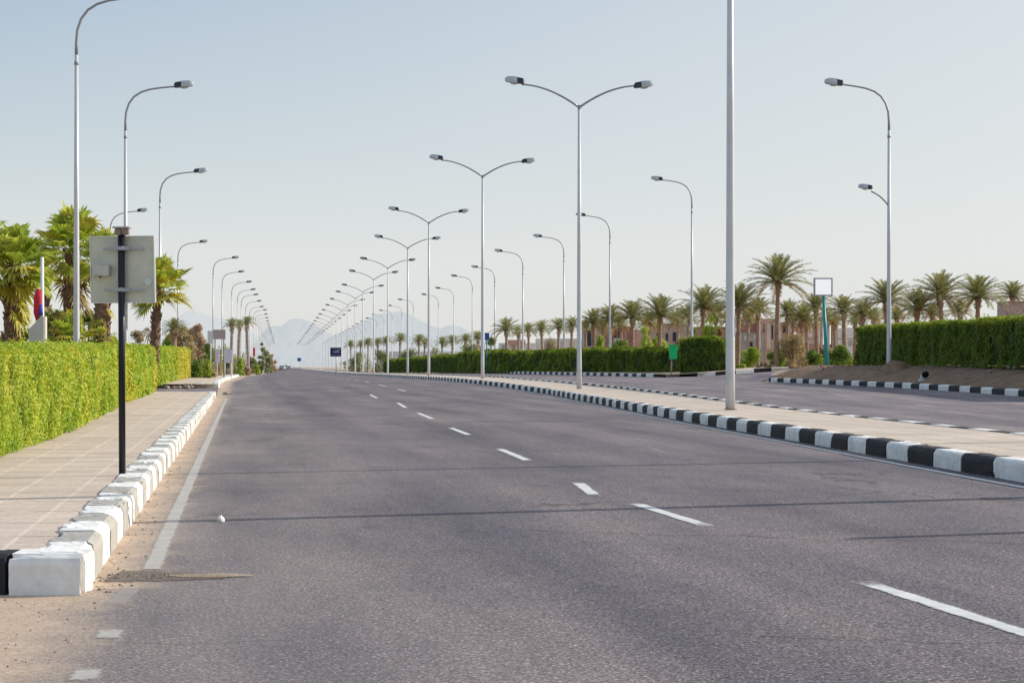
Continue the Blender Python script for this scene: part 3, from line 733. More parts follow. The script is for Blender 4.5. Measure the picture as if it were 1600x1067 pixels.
def single_row(spots, sx, side, near_labels, hz, grp):
    pr, prf = make_single(sx, 0), make_single(sx, 1)
    mm = mini(prf, 'distant_street_lamp', M['pole_far2']); a = b = False
    for i, (x, y, z) in enumerate(spots):
        if i < 14:
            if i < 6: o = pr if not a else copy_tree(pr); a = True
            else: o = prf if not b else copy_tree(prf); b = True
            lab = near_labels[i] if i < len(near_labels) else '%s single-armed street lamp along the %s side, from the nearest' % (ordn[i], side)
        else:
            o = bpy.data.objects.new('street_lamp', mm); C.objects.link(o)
            lab = 'tiny pale single-armed street lamp far down the %s side of the road' % side
        o.location = (x, y, z); o.rotation_euler = (0, 0, R(7.4) if sx > 0 else R(7.4))
        tag(o, lab, 'street lamp', grp if i < 14 else 'tiny distant lamps on the ' + side)
# left row: pole bearings and lamp-head heights read off the site survey
LS = [(119.5, -11, 54.6), (196, 131, None), (250, 266, None), (278, 377, None), (333, 402, None), (347, 424, None), (362, 440, None), (371, 452, None), (377, 460, None), (384, 470, None), (390, 479, None)]
lsp = []
for u, v, d in LS:
    d = d or 11.4 * F / (HOR - v); x = bear(u, d); z = h(x, d) + .2
    lsp.append((x, d, elev(v, d) - HH))
y = lsp[-1][1] + 25
while y < 900:
    x = XL(y) - 1.6; lsp.append((x, y, h(x, y) + KH - .02)); y += 29 if y < 600 else 45
single_row(lsp, 1, 'left', ['tall white street lamp at the left edge, its curved arm cut by the frame top',
    'white curved-arm street lamp standing directly behind the square sign', 'white curved-arm street lamp between the square sign and the bright short palm',
    'white curved-arm street lamp rising beyond the end of the yellow-green hedge', 'white curved-arm lamp beside the brown roadside board on the left pavement'], 0, 'curved street lamps along the left pavement')
# lower the pole into the ground where the survey height asks for it: slabs of concrete footing
RS = [(1389, 131, 73.0), (1081, 280, 116.5), (953, 336, 140.0), (881, 369, None), (817, 392, 169.0), (773, 417, None), (738, 431, None), (709, 450, None), (685, 460, None)]
rsp = [(17.6, 25.6, h(17.6, 25.6) + .1)]
for u, v, d in RS:
    d = d or 11.4 * F / (HOR - v); x = bear(u, d)
    rsp.append((x, d, elev(v, d) - HH))
y = rsp[-1][1] + 27
while y < 900:
    x = XR(y) + 2.2; rsp.append((x, y, h(x, y) + .15)); y += 29 if y < 600 else 45
pb = make_single(-1, 0, True); pb.location = rsp[1]; pb.rotation_euler = (0, 0, R(7.4))
tag(pb, 'white street lamp with a smaller second lamp partway up, before the right hedge', 'street lamp', 'curved street lamps along the right side')
single_row([rsp[0]] + rsp[2:], -1, 'right', ['white street lamp on the right verge, out of frame to the right', 'white curved-arm street lamp rising behind the thick dark hedge beside the green box',
    'white curved-arm street lamp next right of the largest double-armed lamp', 'white curved-arm street lamp just left of the largest double-armed lamp'], 0, 'curved street lamps along the right side')
# one more lamp, over on the parallel street behind the palms
o = copy_tree([c for c in scene.objects if c.name.startswith('street_lamp') and c.parent is None and c.get('group', '').startswith('curved street lamps along the left')][0])
d = 130.0; o.location = (bear(172, d), d, elev(328, d) - HH); tag(o, 'faint curved street lamp standing back behind the tall palms at left', 'street lamp', 'curved street lamps along the left pavement')

# ------------------------------------------------------------------ square sign seen from behind (left foreground)
def P3(u, v, d): return Vector((bear(u, d), d, elev(v, d)))
sd = 15.05
root = empty('road_sign', (bear(190, sd), sd, h(bear(190, sd), sd) + KH - .012), 0)
tag(root, 'square grey metal sign seen from behind on a black post at the left pavement', 'sign')
def local(p, r=root): return Vector(p) - r.location
mb = MB(); b0 = local(P3(191, 742, sd)); t0 = local(P3(189.5, 366, sd))
mb.tube([(b0.x, 0, 0), (t0.x, 0, t0.z)], [.0285, .0285], 16); mb.build('pole', [M['black']], root, True)
mb = MB()
q = [P3(140.5, 370.5, sd + .06), P3(240.5, 369, sd + .05), P3(242.5, 472.5, sd + .05), P3(143, 473, sd + .06)]
q = [local(a) for a in q]; th = Vector((0, .012, 0))
mb.add(q + [a + th for a in q], [(0, 1, 2, 3), (7, 6, 5, 4), (0, 4, 5, 1), (1, 5, 6, 2), (2, 6, 7, 3), (3, 7, 4, 0)]); mb.build('sign_panel', [M['panel']], root)
mb = MB()
for a, b_ in ((0, 1), (1, 2), (2, 3), (3, 0)): mb.tube([q[a] + Vector((0, -.003, 0)), q[b_] + Vector((0, -.003, 0))], .0055 if (a != 1) else .011, 6)
mb.build('frame', [M['panel_edge']], root)
for (v, u0, u1) in ((388.5, 161, 224), (453, 163, 224)):
    mb = MB(); a, b_ = local(P3(u0, v, sd + .02)), local(P3(u1, v, sd + .02)); mid = (a + b_) / 2
    mb.box(mid, (b_.x - a.x, .025, .016)); br = mb.build('bracket', [M['bracket']], root)
    mb = MB(); mb.tube([(t0.x, 0, mid.z - .016), (t0.x, 0, mid.z + .016)], .034, 14)
    for sx in (-1, 1): mb.box((t0.x + sx * .05, 0, mid.z), (.04, .03, .025))
    mb.build('clamp', [M['bracket']], br)
mb = MB(); a = local(P3(158, 422.5, sd)); mb.box((a.x, .015, a.z), (.142, .08, .092)); bx = mb.build('control_box', [M['box']], root, bevel=.004)
mb = MB(); mb.tube([(a.x - .01, .01, a.z - .046), (a.x - .01, .01, a.z - .066)], .006, 8); mb.build('cable_gland', [M['black']], bx)
mb = MB(); a = local(P3(230, 440, sd)); mb.tube([(a.x, .048, a.z), (a.x, .036, a.z)], .03, 16); mb.build('sticker', [M['greyboard']], root)
# solar unit on top
mb = MB(); a = local(P3(190.5, 356, sd)); mb.box((a.x, 0, a.z), (.14, .11, .014), 0); sp = mb.build('solar_panel', [M['bracket']], root, bevel=.003)
mb = MB(); mb.box((a.x - .028, 0, a.z - .036), (.055, .07, .055)); mb.box((a.x + .032, 0, a.z - .034), (.055, .07, .05)); mb.build('battery_case', [M['brown']], root, bevel=.006)

# ------------------------------------------------------------------ white board on a teal post (right)
d = 112.0; x0 = bear(1293, d); gz = h(x0, d) + KH - .05
root = empty('white_board_sign', (x0, d, gz)); tag(root, 'bright white square board in a dark frame on a leaning teal post', 'sign')
mb = MB(); tp = P3(1286.5, 461, d) - root.location; mb.tube([(0, 0, -.3), (tp.x, 0, tp.z)], [.16, .085], 12); mb.build('pole', [M['teal']], root, True)
mb = MB(); c_ = P3(1286, 448.5, d) - root.location; w_ = 26 * d / F
mb.box(c_, (w_ + .14, .16, w_ + .10)); fr = mb.build('frame', [M['bracket']], root, bevel=.02)
mb = MB(); mb.box(c_ + Vector((0, -.095, 0)), (w_ - .06, .03, w_ - .08)); mb.build('panel', [M['white_glow']], fr)

# green litter box on a short post
d = 111.0; x0 = bear(1049, d); gz = h(x0, d) + KH - .02
root = empty('litter_bin', (x0, d, gz)); tag(root, 'bright green box on a short post in front of the dark hedge', 'litter bin')
zt, zb = elev(540, d) - gz, elev(561, d) - gz; cx = bear(1052, d) - x0
mb = MB(); mb.tube([(0, 0, -.1), (0, 0, zb + .3)], .05, 10); mb.build('pole', [M['brown']], root)
mb = MB(); wt, wb = .29, .23
vs = [(cx + a * w, b_ * w * .7, z) for z, w in ((zb, wb), ((zb + zt) / 2, wb * 1.05), (zt, wt)) for a, b_ in ((-1, -1), (1, -1), (1, 1), (-1, 1))]
mb.add(vs, [(i * 4 + k, i * 4 + (k + 1) % 4, i * 4 + 4 + (k + 1) % 4, i * 4 + 4 + k) for i in range(2) for k in range(4)] + [(3, 2, 1, 0), (8, 9, 10, 11)]); mb.build('bin_body', [M['green']], root, bevel=.02)
mb = MB(); mb.box((cx, 0, zt + .03), (.62, .46, .05)); mb.build('lid', [M['green']], root, bevel=.015)

# plain post on the median, beside the right frame edge: its shadow reaches the lane
root = empty('sign_post', (6.6, 13.0, KH)); tag(root, 'plain thick post on the median just outside the right frame edge', 'post')
mb = MB(); mb.tube([(0, 0, 0), (0, 0, 2.15)], .06, 12); mb.build('pole', [M['pole']], root, True)
mb = MB(); mb.tube([(0, 0, 2.15), (0, 0, 2.2)], [.065, .03], 12); mb.build('cap', [M['arm']], root, True)
# blue flag sign on teal post
def board(name, label, cat, u0, u1, v0, v1, ub, vb, d, m, pm, marks=None, posts=1, pr=.05, pole_label=None):
    x0 = bear(ub, d); gz = h(x0, d) + .15
    root = empty(name, (x0, d, gz)); tag(root, label, cat)
    a, b_ = P3(u0, v0, d) - root.location, P3(u1, v1, d) - root.location
    us = [0] if posts == 1 else [a.x + .15 * (b_.x - a.x), a.x + .85 * (b_.x - a.x)]
    for ux in us:
        mb = MB(); mb.tube([(ux, .05, -.2), (ux, .05, b_.z + (.3 if posts > 1 else (a.z - b_.z) * .9))], pr, 10); mb.build('post', [pm], root, True)
    mb = MB(); mb.box(((a.x + b_.x) / 2, -.02, (a.z + b_.z) / 2), (b_.x - a.x, .09, a.z - b_.z)); pn = mb.build('panel', [m], root, bevel=.015)
    if marks: marks(pn, a, b_)
    return root
def scribble(pn, a, b_):
    w, hgt = b_.x - a.x, a.z - b_.z; mb = MB(); y = -.085
    f = lambda s, t: (a.x + w * s, y, b_.z + hgt * t)
    mb.tube([f(.30, .52), f(.36, .60), f(.42, .50), f(.50, .56), f(.56, .50), f(.64, .58), f(.70, .50), f(.80, .52)], .028, 6)
    mb.tube([f(.62, .60), f(.66, .78), f(.72, .62), f(.76, .80), f(.82, .66), f(.86, .78)], .028, 6)
    mb.tube([f(.30, .48), f(.82, .48)], .02, 6)
    mb.build('lettering', [M['white']], pn)
    mb = MB(); mb.tube([f(.40, .68), f(.44, .76), f(.48, .66), f(.50, .78)], .03, 6); mb.build('emblem', [M['brownboard']], pn)
    mb = MB(); mb.tube([f(.10, .20), f(.90, .20)], .012, 6); mb.build('rule', [M['lilac']], pn)
board('billboard', 'dark navy board with small white lettering among the median lamps', 'billboard', 516, 533, 543, 557, 525.5, 582, 235, M['navy'], M['white'], scribble, 1, .10)
def symbol(pn, a, b_):
    w, hgt = b_.x - a.x, a.z - b_.z; mb = MB(); y = -.075
    mb.tube([(a.x + w * .5, y, b_.z + hgt * .3), (a.x + w * .5, y, b_.z + hgt * .6), (a.x + w * .66, y, b_.z + hgt * .68)], .035, 6); mb.build('symbol', [M['lightblue']], pn)
board('street_sign', 'small blue square sign on a thin turquoise post before the right hedge', 'sign', 757.5, 764.5, 520, 531, 760.5, 578, 168, M['blue'], M['teal'], symbol, 1, .06)
def arrow(pn, a, b_):
    w, hgt = b_.x - a.x, a.z - b_.z; mb = MB(); y = -.075
    mb.tube([(a.x + w * .5, y, b_.z + hgt * .2), (a.x + w * .5, y, b_.z + hgt * .8)], .06, 6); mb.build('symbol', [M['navy']], pn)
board('direction_sign', 'light blue sign far down the median, left of the navy board', 'sign', 464.5, 470.5, 559, 564.5, 469, 577, 420, M['lightblue'], M['greyboard'], arrow, 1, .06)
# left pavement boards
board('billboard', 'brown backed board raised beside the left lamps', 'billboard', 333, 352.5, 515, 530, 343, 590, 112, M['brownboard'], M['brown'], None, 2, .04)
board('billboard', 'pale grey board partly behind the brown board at left', 'billboard', 324.5, 334, 517, 537, 329, 590, 118, M['greyboard'], M['greyboard'], None, 1, .04)
board('billboard', 'narrow lilac poster board low behind the left lamp posts', 'billboard', 335, 343, 546, 567, 339, 588, 122, M['lilac'], M['greyboard'], None, 1, .04)
board('billboard', 'wider lilac poster board with rounded picture, right of the narrow one', 'billboard', 349, 363, 546, 567, 356, 588, 126, M['lilac'], M['greyboard'], None, 2, .04)
board('billboard', 'small pinkish board further along the left pavement', 'billboard', 403, 414, 563, 569, 409, 579, 260, M['lilac'], M['greyboard'], None, 2, .05)
board('banner', 'thin red and white banner far along the left side', 'banner', 395.5, 398.5, 543, 557, 397, 579, 230, M['red'], M['white'], None, 1, .06)

# red flag, white wall pieces by the left palms
d = 34.0; x0 = bear(66, d)
root = empty('flagpole', (x0, d, h(x0, d) + .17)); tag(root, 'slim white flagpole with a furled red flag among the left palms', 'flagpole')
mb = MB(); mb.tube([(0, 0, 0), (0, 0, elev(402, d) - root.location.z)], [.045, .03], 12); mb.build('pole', [M['white']], root, True)
mb = MB(); pts = []
zt, zm, zb = elev(452, d) - root.location.z, elev(478, d) - root.location.z, elev(501, d) - root.location.z
mb.tube([(-.06, 0, zt), (-.075, 0, (zt + zm) / 2), (-.08, 0, zm), (-.095, 0, (zm + zb) / 2), (-.11, 0, zb)], [.06, .085, .08, .07, .01], 10); fl = mb.build('flag', [M['red']], root, True)
mb = MB(); mb.tube([(-.02, -.03, zm + .03), (-.02, -.04, zm - .18)], [.03, .05], 8); mb.build('blue_stripe', [M['bluecloth']], fl, True)
d = 33.0; x0 = bear(57, d)
mb = MB(); z0 = h(x0, d) + .1
A = [(bear(45, d), d, z0), (bear(68, d), d, z0), (bear(68, d), d, elev(494, d)), (bear(57, d), d, elev(502, d)), (bear(45, d), d, elev(514, d))]
mb.add(A + [(a[0], a[1] + .25, a[2]) for a in A], [(0, 1, 2, 3, 4), (9, 8, 7, 6, 5)] + [(i, 5 + i, 5 + (i + 1) % 5, (i + 1) % 5) for i in range(5)])
tag(mb.build('garden_wall', [M['b_cream']]), 'short cream wall end with sloping top beneath the red flag', 'wall')
mb = MB(); mb.box((bear(-8, 48), 48, .9), (1.0, .25, 1.9)); mb.box((bear(-8, 48), 48, 1.88), (1.1, .33, .08)); tag(mb.build('garden_wall', [M['b_pale']]), 'pale wall piece at the far left frame edge behind the hedge', 'wall')

# ------------------------------------------------------------------ hedges
def hedge(name, label, line, thick, zb_fn, zt_fn, leaf_fn, mats, cover=2.4, side=-1, lump=.06, ymix=None, group=None, topm=None):
    """line: [(x,y)..] front (road side) base line; thick goes to side*x"""
    P_ = [Vector(p) for p in line]; pos, nr, sz, mi = [], [], [], []
    ev, ef, em = [], [], []
    rows = []
    for (a, b_) in zip(P_, P_[1:]):
        L = (b_ - a).length; t = (b_ - a) / L; n = Vector((t.y, -t.x));
        if n.x * -side < 0: n = -n                # road-facing normal
        steps = max(1, int(L / .5))
        for i in range(steps):
            p = a + t * L * (i + .5) / steps; dl = L / steps
            zb, zt = zb_fn(p), zt_fn(p); s = leaf_fn(p); H = zt - zb
            area_leaf = s * s * .28
            for kind, ar in (('front', dl * H), ('top', dl * thick), ('back', dl * H * .35)):
                c = int(ar * cover / area_leaf) if kind != 'back' else int(ar * .8 / area_leaf)
                q = RNG.random((c, 2)); al = (q[:, 0] - .5) * dl
                if kind == 'top':
                    dep = -q[:, 1] * thick; zz = np.full(c, zt) + RNG.normal(0, .025, c); nn = (n.x * .2, n.y * .2, 1)
                elif kind == 'front':
                    dep = RNG.normal(0, .03, c) - .02; zz = zb + q[:, 1] ** .9 * H; nn = (n.x, n.y, .3)
                else:
                    dep = -thick + RNG.normal(0, .03, c); zz = zb + q[:, 1] * H; nn = (-n.x, -n.y, .3)
                x = p.x + t.x * al + n.x * dep; y = p.y + t.y * al + n.y * dep
                lb = lump * (vnoise(x * 1.1, y * 1.1, zz * 1.3) * .9 + vnoise(x * 3, y * 3, zz * 3.4) * .7 + vnoise(x * 8, y * 8, zz * 8) * .45)
                if kind == 'front': x += n.x * lb; y += n.y * lb
                elif kind == 'top': zz = zz + lb * .5 + RNG.exponential(.02, c)
                pos.append(np.stack([x, y, zz], 1)); nr.append(np.tile(nn, (c, 1))); sz.append(s * RNG.uniform(.7, 1.35, c))
                mm = np.where(RNG.random(c) < np.clip((ymix(p) if ymix else 0) + (.22 * vnoise(x * .8, y * .8, zz * .8) if ymix else 0), 0, 1), 1, 0)
                if topm is not None and kind == 'top': mm = np.where(RNG.random(c) < .8, topm, mm)
                elif topm is not None: mm = np.where((zz > zt - .16) & (RNG.random(c) < .6), topm, mm)
                mi.append(mm)
    # end caps
    for p, sgn in ((P_[0], -1), (P_[-1], 1)):
        q0, q1 = (P_[0], P_[1]) if sgn < 0 else (P_[-2], P_[-1]); t = (q1 - q0).normalized(); n = Vector((t.y, -t.x))
        if n.x * -side < 0: n = -n
        zb, zt, s = zb_fn(p), zt_fn(p), leaf_fn(p); c = int((zt - zb) * thick * cover / (s * s * .28)); q = RNG.random((c, 2))
        dep = -q[:, 0] * thick; al = sgn * RNG.normal(0, .03, c)
        pos.append(np.stack([p.x + n.x * dep + t.x * al, p.y + n.y * dep + t.y * al, zb + q[:, 1] * (zt - zb)], 1)); nr.append(np.tile((t.x * sgn, t.y * sgn, .2), (c, 1))); sz.append(s * RNG.uniform(.7, 1.3, c)); mi.append(np.where(RNG.random(c) < (ymix(p) if ymix else 0), 1, 0))
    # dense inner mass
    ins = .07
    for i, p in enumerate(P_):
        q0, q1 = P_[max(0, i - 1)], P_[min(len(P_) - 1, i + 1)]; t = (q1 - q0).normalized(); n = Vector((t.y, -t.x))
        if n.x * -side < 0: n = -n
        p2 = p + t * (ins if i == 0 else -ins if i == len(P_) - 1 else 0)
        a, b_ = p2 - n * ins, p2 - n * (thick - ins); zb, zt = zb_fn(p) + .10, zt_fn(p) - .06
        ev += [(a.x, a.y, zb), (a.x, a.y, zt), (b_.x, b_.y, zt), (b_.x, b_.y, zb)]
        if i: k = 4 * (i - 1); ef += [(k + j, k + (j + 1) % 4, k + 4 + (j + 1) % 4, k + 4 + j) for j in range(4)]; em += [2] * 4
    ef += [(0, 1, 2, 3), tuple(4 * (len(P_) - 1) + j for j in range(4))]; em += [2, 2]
    # short stems at the foot
    for (a, b_) in zip(P_, P_[1:]):
        L = (b_ - a).length; t = (b_ - a) / L; n = Vector((t.y, -t.x))
        if n.x * -side < 0: n = -n
        for i in range(int(L / .45)):
            p = a + t * (i + random.random()) * .45 - n * random.uniform(.08, .3); r_ = .014; z = zb_fn(p); k = len(ev)
            dx = random.uniform(-.08, .08)
            ev += [(p.x - r_, p.y, z - .12), (p.x + r_, p.y, z - .12), (p.x + r_ + dx, p.y, z + .25), (p.x - r_ + dx, p.y, z + .25)]; ef += [(k, k + 1, k + 2, k + 3)]; em += [3]
    o = leaf_mesh(name, np.concatenate(pos), np.concatenate(nr), np.concatenate(sz), .6, mats, np.concatenate(mi), None, (ev, ef, em))
    return tag(o, label, 'hedge', group)
GB = lambda p, k=KH: h(p.x, p.y) + k
hl = [(HX(y), y) for y in (12, 14.5, 17, 18.7, 20.4, 22.1, 25, 28.3, 33, 38, 44, 50, 56, 61, 66)]
ztl = lambda p: lerp_tab([(12, 1.15), (18.7, 1.22), (24, 1.29), (43.5, 1.55), (66, 1.74), (80, 1.96), (105, 2.10)], p.y)
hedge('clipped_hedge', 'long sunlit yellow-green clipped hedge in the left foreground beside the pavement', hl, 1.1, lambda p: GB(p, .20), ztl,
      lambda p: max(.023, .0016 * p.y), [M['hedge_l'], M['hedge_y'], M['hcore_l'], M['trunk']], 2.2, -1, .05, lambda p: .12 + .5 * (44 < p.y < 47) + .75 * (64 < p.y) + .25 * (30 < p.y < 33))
hl2 = [(HX(y), y) for y in (80, 84, 88, 92, 96, 100, 105)]
hedge('clipped_hedge', 'shorter bright yellow clipped hedge block beyond the side street at left', hl2, 1.3, lambda p: GB(p, .15), lambda p: ztl(p) - .02,
      lambda p: .11, [M['hedge_l'], M['hedge_y'], M['hcore_l'], M['trunk']], 2.2, -1, .06, lambda p: .15 + .85 * (p.y > 93.5))
# right hedge on the mound
hr = [(17.0, 50), (16.95, 54), (16.7, 60), (16.6, 66), (16.5, 72), (16.4, 78), (16.3, 85)]
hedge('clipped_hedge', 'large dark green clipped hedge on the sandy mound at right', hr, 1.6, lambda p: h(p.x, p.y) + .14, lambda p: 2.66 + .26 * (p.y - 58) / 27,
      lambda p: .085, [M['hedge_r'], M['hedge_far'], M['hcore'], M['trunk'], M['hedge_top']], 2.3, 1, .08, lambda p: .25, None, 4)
# far-side row
def rowline(u0, u1, d0, d1, n=6): return [(bear(u0 + (u1 - u0) * i / n, d0 + (d1 - d0) * i / n), d0 + (d1 - d0) * i / n) for i in range(n + 1)]
def topv(v0, v1, d0, d1): return lambda p: elev(v0 + (v1 - v0) * (p.y - d0) / (d1 - d0), p.y) + .10 * math.sin(p.y * 1.25 + p.x) + .07 * math.sin(p.y * 3.3)
FR = [('large rounded dark hedge block with sunlit top beside the green box', 1134, 1062, 112, 113.5, 531, 533, 1.6, .10),
      ('dark hedge left of the green box, behind the striped kerb', 1060, 985, 117, 127, 547, 547, 1.4, .11),
      ('dark green hedge between the second right lamp and the largest double lamp', 978, 905, 128, 141, 546, 548, 1.4, .12),
      ('hedge with brighter flat top behind the small blue sign', 902, 785, 142, 168, 548, 552, 1.5, .13),
      ('yellow-topped low hedge around the turquoise sign post', 784, 715, 168, 196, 550, 552, 1.5, .15),
      ('pale far hedge fading along the opposite road', 713, 600, 198, 262, 556, 564, 1.5, .19)]
for lab, u0, u1, d0, d1, v0, v1, th, ls in FR:
    ym = (lambda p: .2)
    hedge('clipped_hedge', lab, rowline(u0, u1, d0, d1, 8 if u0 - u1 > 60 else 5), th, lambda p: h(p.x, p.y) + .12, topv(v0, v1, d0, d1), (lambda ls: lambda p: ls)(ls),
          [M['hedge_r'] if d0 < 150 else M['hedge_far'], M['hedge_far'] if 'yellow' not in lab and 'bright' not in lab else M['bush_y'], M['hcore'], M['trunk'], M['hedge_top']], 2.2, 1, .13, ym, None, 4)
# ------------------------------------------------------------------ palms
def frond_pts(az, el, L, droop, n=9, base=(0, 0, 0)):
    pts = []; p = Vector(base); e = el
    for i in range(n + 1):
        pts.append(p.copy()); st = L / n
        p = p + Vector((math.cos(az) * math.cos(e), math.sin(az) * math.cos(e), math.sin(e))) * st
        e -= droop / n * (0.35 + 1.3 * i / n)
    return pts
def date_palm_mesh(seed, nf=58, L=2.7, leaf=.50):
    rnd = random.Random(seed); cr, old = MB(), MB()
    for k in range(nf):
        t = k / nf; az = k * 2.39996 + rnd.uniform(-.2, .2)
        el = R(86) - t ** .9 * R(98) + rnd.uniform(-.1, .1); LL = L * (.78 + .3 * math.sin(min(1, t * 1.4) * 1.57)) * rnd.uniform(.88, 1.1)
        pts = frond_pts(az, el, LL, R(40) + t * R(26) + rnd.uniform(-.1, .25), 10)
        mb = old if t > .93 else cr
        mb.tube([pts[0], pts[4], pts[8], pts[10]], [.028, .02, .012, .005], 4)
        for i in range(1, 10):
            a, b_ = pts[i], pts[i + 1]; tdir = (b_ - a).normalized()
            sd_ = tdir.cross(Vector((0, 0, 1))); 
            if sd_.length < .1: sd_ = Vector((-math.sin(az), math.cos(az), 0))
            sd_.normalize(); upv = sd_.cross(tdir)
            for j in range(3):
                p = a.lerp(b_, j / 3)
                ll = leaf * (1 - .55 * (i / 10) ** 2) * (.55 if i < 2 else 1) * rnd.uniform(.8, 1.15)
                for sg in (-1, 1):
                    dv = (sd_ * sg * .72 + tdir * .62 + upv * rnd.uniform(.15, .5) + Vector((0, 0, -.12))).normalized()
                    tip = p + dv * ll; wv = tdir * .036
                    mb.add([p - wv, p + wv, p.lerp(tip, .6) + wv * .9, tip], [(0, 1, 2, 3)])
    return cr, old
def date_trunk(rnd, H, r0=.24, r1=.17):
    mb = MB(); pts, rd = [], []; n = max(6, int(H / .28)); bx, by = rnd.uniform(-.06, .06), rnd.uniform(-.06, .06)
    for i in range(n + 1):
        t = i / n; pts.append((bx * t * t * H * .3, by * t * t * H * .3, t * H)); 
        rd.append((r0 + (r1 - r0) * min(1, t * 1.3)) * (1.12 if i % 2 else .93) * (1.25 if i == 0 else 1) * (1.35 if t > .93 else 1))
    mb.tube(pts, rd, 9); 
    # stubs of cut fronds near the crown
    for k in range(26):
        a = k * 2.4; z = H * (1 - .16 * rnd.random()); v = Vector((math.cos(a), math.sin(a), 0))
        p = Vector(pts[-1]) * (z / H); p.z = z
        mb.tube([p + v * r1 * .8, p + v * (r1 + .13) + Vector((0, 0, .16))], [.05, .03], 4)
    return mb
crowns = []
for s in (1, 2, 3):
    a, b_ = date_palm_mesh(s); crowns.append((a, b_))
cm = []
for a, b_ in crowns:
    m1 = bpy.data.meshes.new('crown'); m1.from_pydata(a.v, [], a.f); m1.materials.append(M['date'])
    m2 = bpy.data.meshes.new('old_fronds'); m2.from_pydata(b_.v, [], b_.f); m2.materials.append(M['date_old']); cm.append((m1, m2))
fm = []
hazyf = leaf_mat('date_frond_haze_tint', [(.3, (.27, .30, .18)), (.5, (.36, .38, .22)), (.75, (.46, .45, .27))], 1.1, .3, 4)  # far palms: haze mixed into frond and trunk colours
hazyt = simple('date_trunk_haze_tint', (.40, .32, .26), .95, .2, 3)
for a, b_ in crowns:
    m1 = bpy.data.meshes.new('crown'); m1.from_pydata(a.v, [], a.f); m1.materials.append(hazyf)
    m2 = bpy.data.meshes.new('old_fronds'); m2.from_pydata(b_.v, [], b_.f); m2.materials.append(M['date_old']); fm.append((m1, m2))
def date_palm(u, v, d, r, label, k=0, group='date palms beyond the opposite road', far=False, rz=0):
    """v = bearing height of the crown's heart, r = crown radius in frame units"""
    x = bear(u, d); zg = h(x, d) - .1; H = elev(v, d) - zg; rnd = random.Random(int(u * 7 + d))
    root = empty('date_palm', (x, d, zg)); tag(root, label, 'palm tree', group)
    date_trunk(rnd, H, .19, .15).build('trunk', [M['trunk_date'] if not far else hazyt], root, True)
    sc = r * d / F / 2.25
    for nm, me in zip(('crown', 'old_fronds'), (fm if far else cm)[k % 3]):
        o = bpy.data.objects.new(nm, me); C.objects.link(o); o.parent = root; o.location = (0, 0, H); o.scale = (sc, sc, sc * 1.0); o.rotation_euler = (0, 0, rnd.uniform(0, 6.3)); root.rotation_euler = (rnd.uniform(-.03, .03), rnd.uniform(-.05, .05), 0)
DP = [(1213, 441, 124, 44, 'tallest date palm on the right, with a full round crown and bare trunk'),
      (1152, 478, 126, 38, 'date palm directly right of the tall thick white pole'),
      (1096, 481, 134, 36, 'date palm whose crown meets the second right lamp post'),
      (1030, 494, 142, 34, 'date palm above the green box, mid row'),
      (988, 497, 148, 30, 'date palm between the third right lamp and the green box, left of the mid-row palm'),
      (951, 500, 156, 25, 'small date palm at the left end of the tall palm cluster, by a lamp post'),
      (928, 504, 158, 22, 'date palm just right of the largest double lamp post'),
      (1184, 487, 160, 24, 'slender date palm between the tallest palm and its left neighbour'),
      (1228, 492, 166, 25, 'short date palm immediately right of the tallest palm trunk'),
      (1252, 500, 140, 26, 'low broad date palm in front of the ruined walls'),
      (1277, 482, 142, 26, 'date palm with sparse crown behind the white board'),
      (1320, 487, 135, 27, 'date palm right of the white board post'),
      (1349, 493, 130, 27, 'date palm at the left end of the right hedge'),
      (1384, 472, 122, 38, 'date palm behind the lamp with two heads'),
      (1431, 483, 118, 34, 'low date palm over the middle of the right hedge'),
      (1475, 464, 116, 40, 'largest date palm rising behind the right hedge'),
      (1527, 466, 118, 38, 'date palm with an orange fruit stalk near the stone building'),
      (1576, 464, 150, 26, 'small date palm topping the stone building at the right edge')]
for i, (u, v, d, r, lab) in enumerate(DP): date_palm(u, v, d, r * 1.08, lab, i)
BP = [(1058, 502, 178, 24), (1012, 506, 186, 22), (973, 508, 188, 20), (1072, 498, 165, 25), (1120, 494, 160, 27), (1136, 503, 176, 22), (1168, 500, 182, 21), (1240, 502, 184, 19), (1262, 507, 178, 20), (1292, 500, 180, 21), (1306, 506, 190, 17), (1334, 503, 182, 18), (1362, 498, 170, 22), (1405, 497, 172, 20), (1454, 492, 165, 21), (1500, 488, 160, 22), (940, 511, 195, 18), (915, 513, 200, 17)]
for i, (u, v, d, r) in enumerate(BP): date_palm(u, v, d, r, 'smaller date palm of the back row, seen between the front right-hand palms', i + 1, 'back row of date palms on the right', i % 3 == 0)
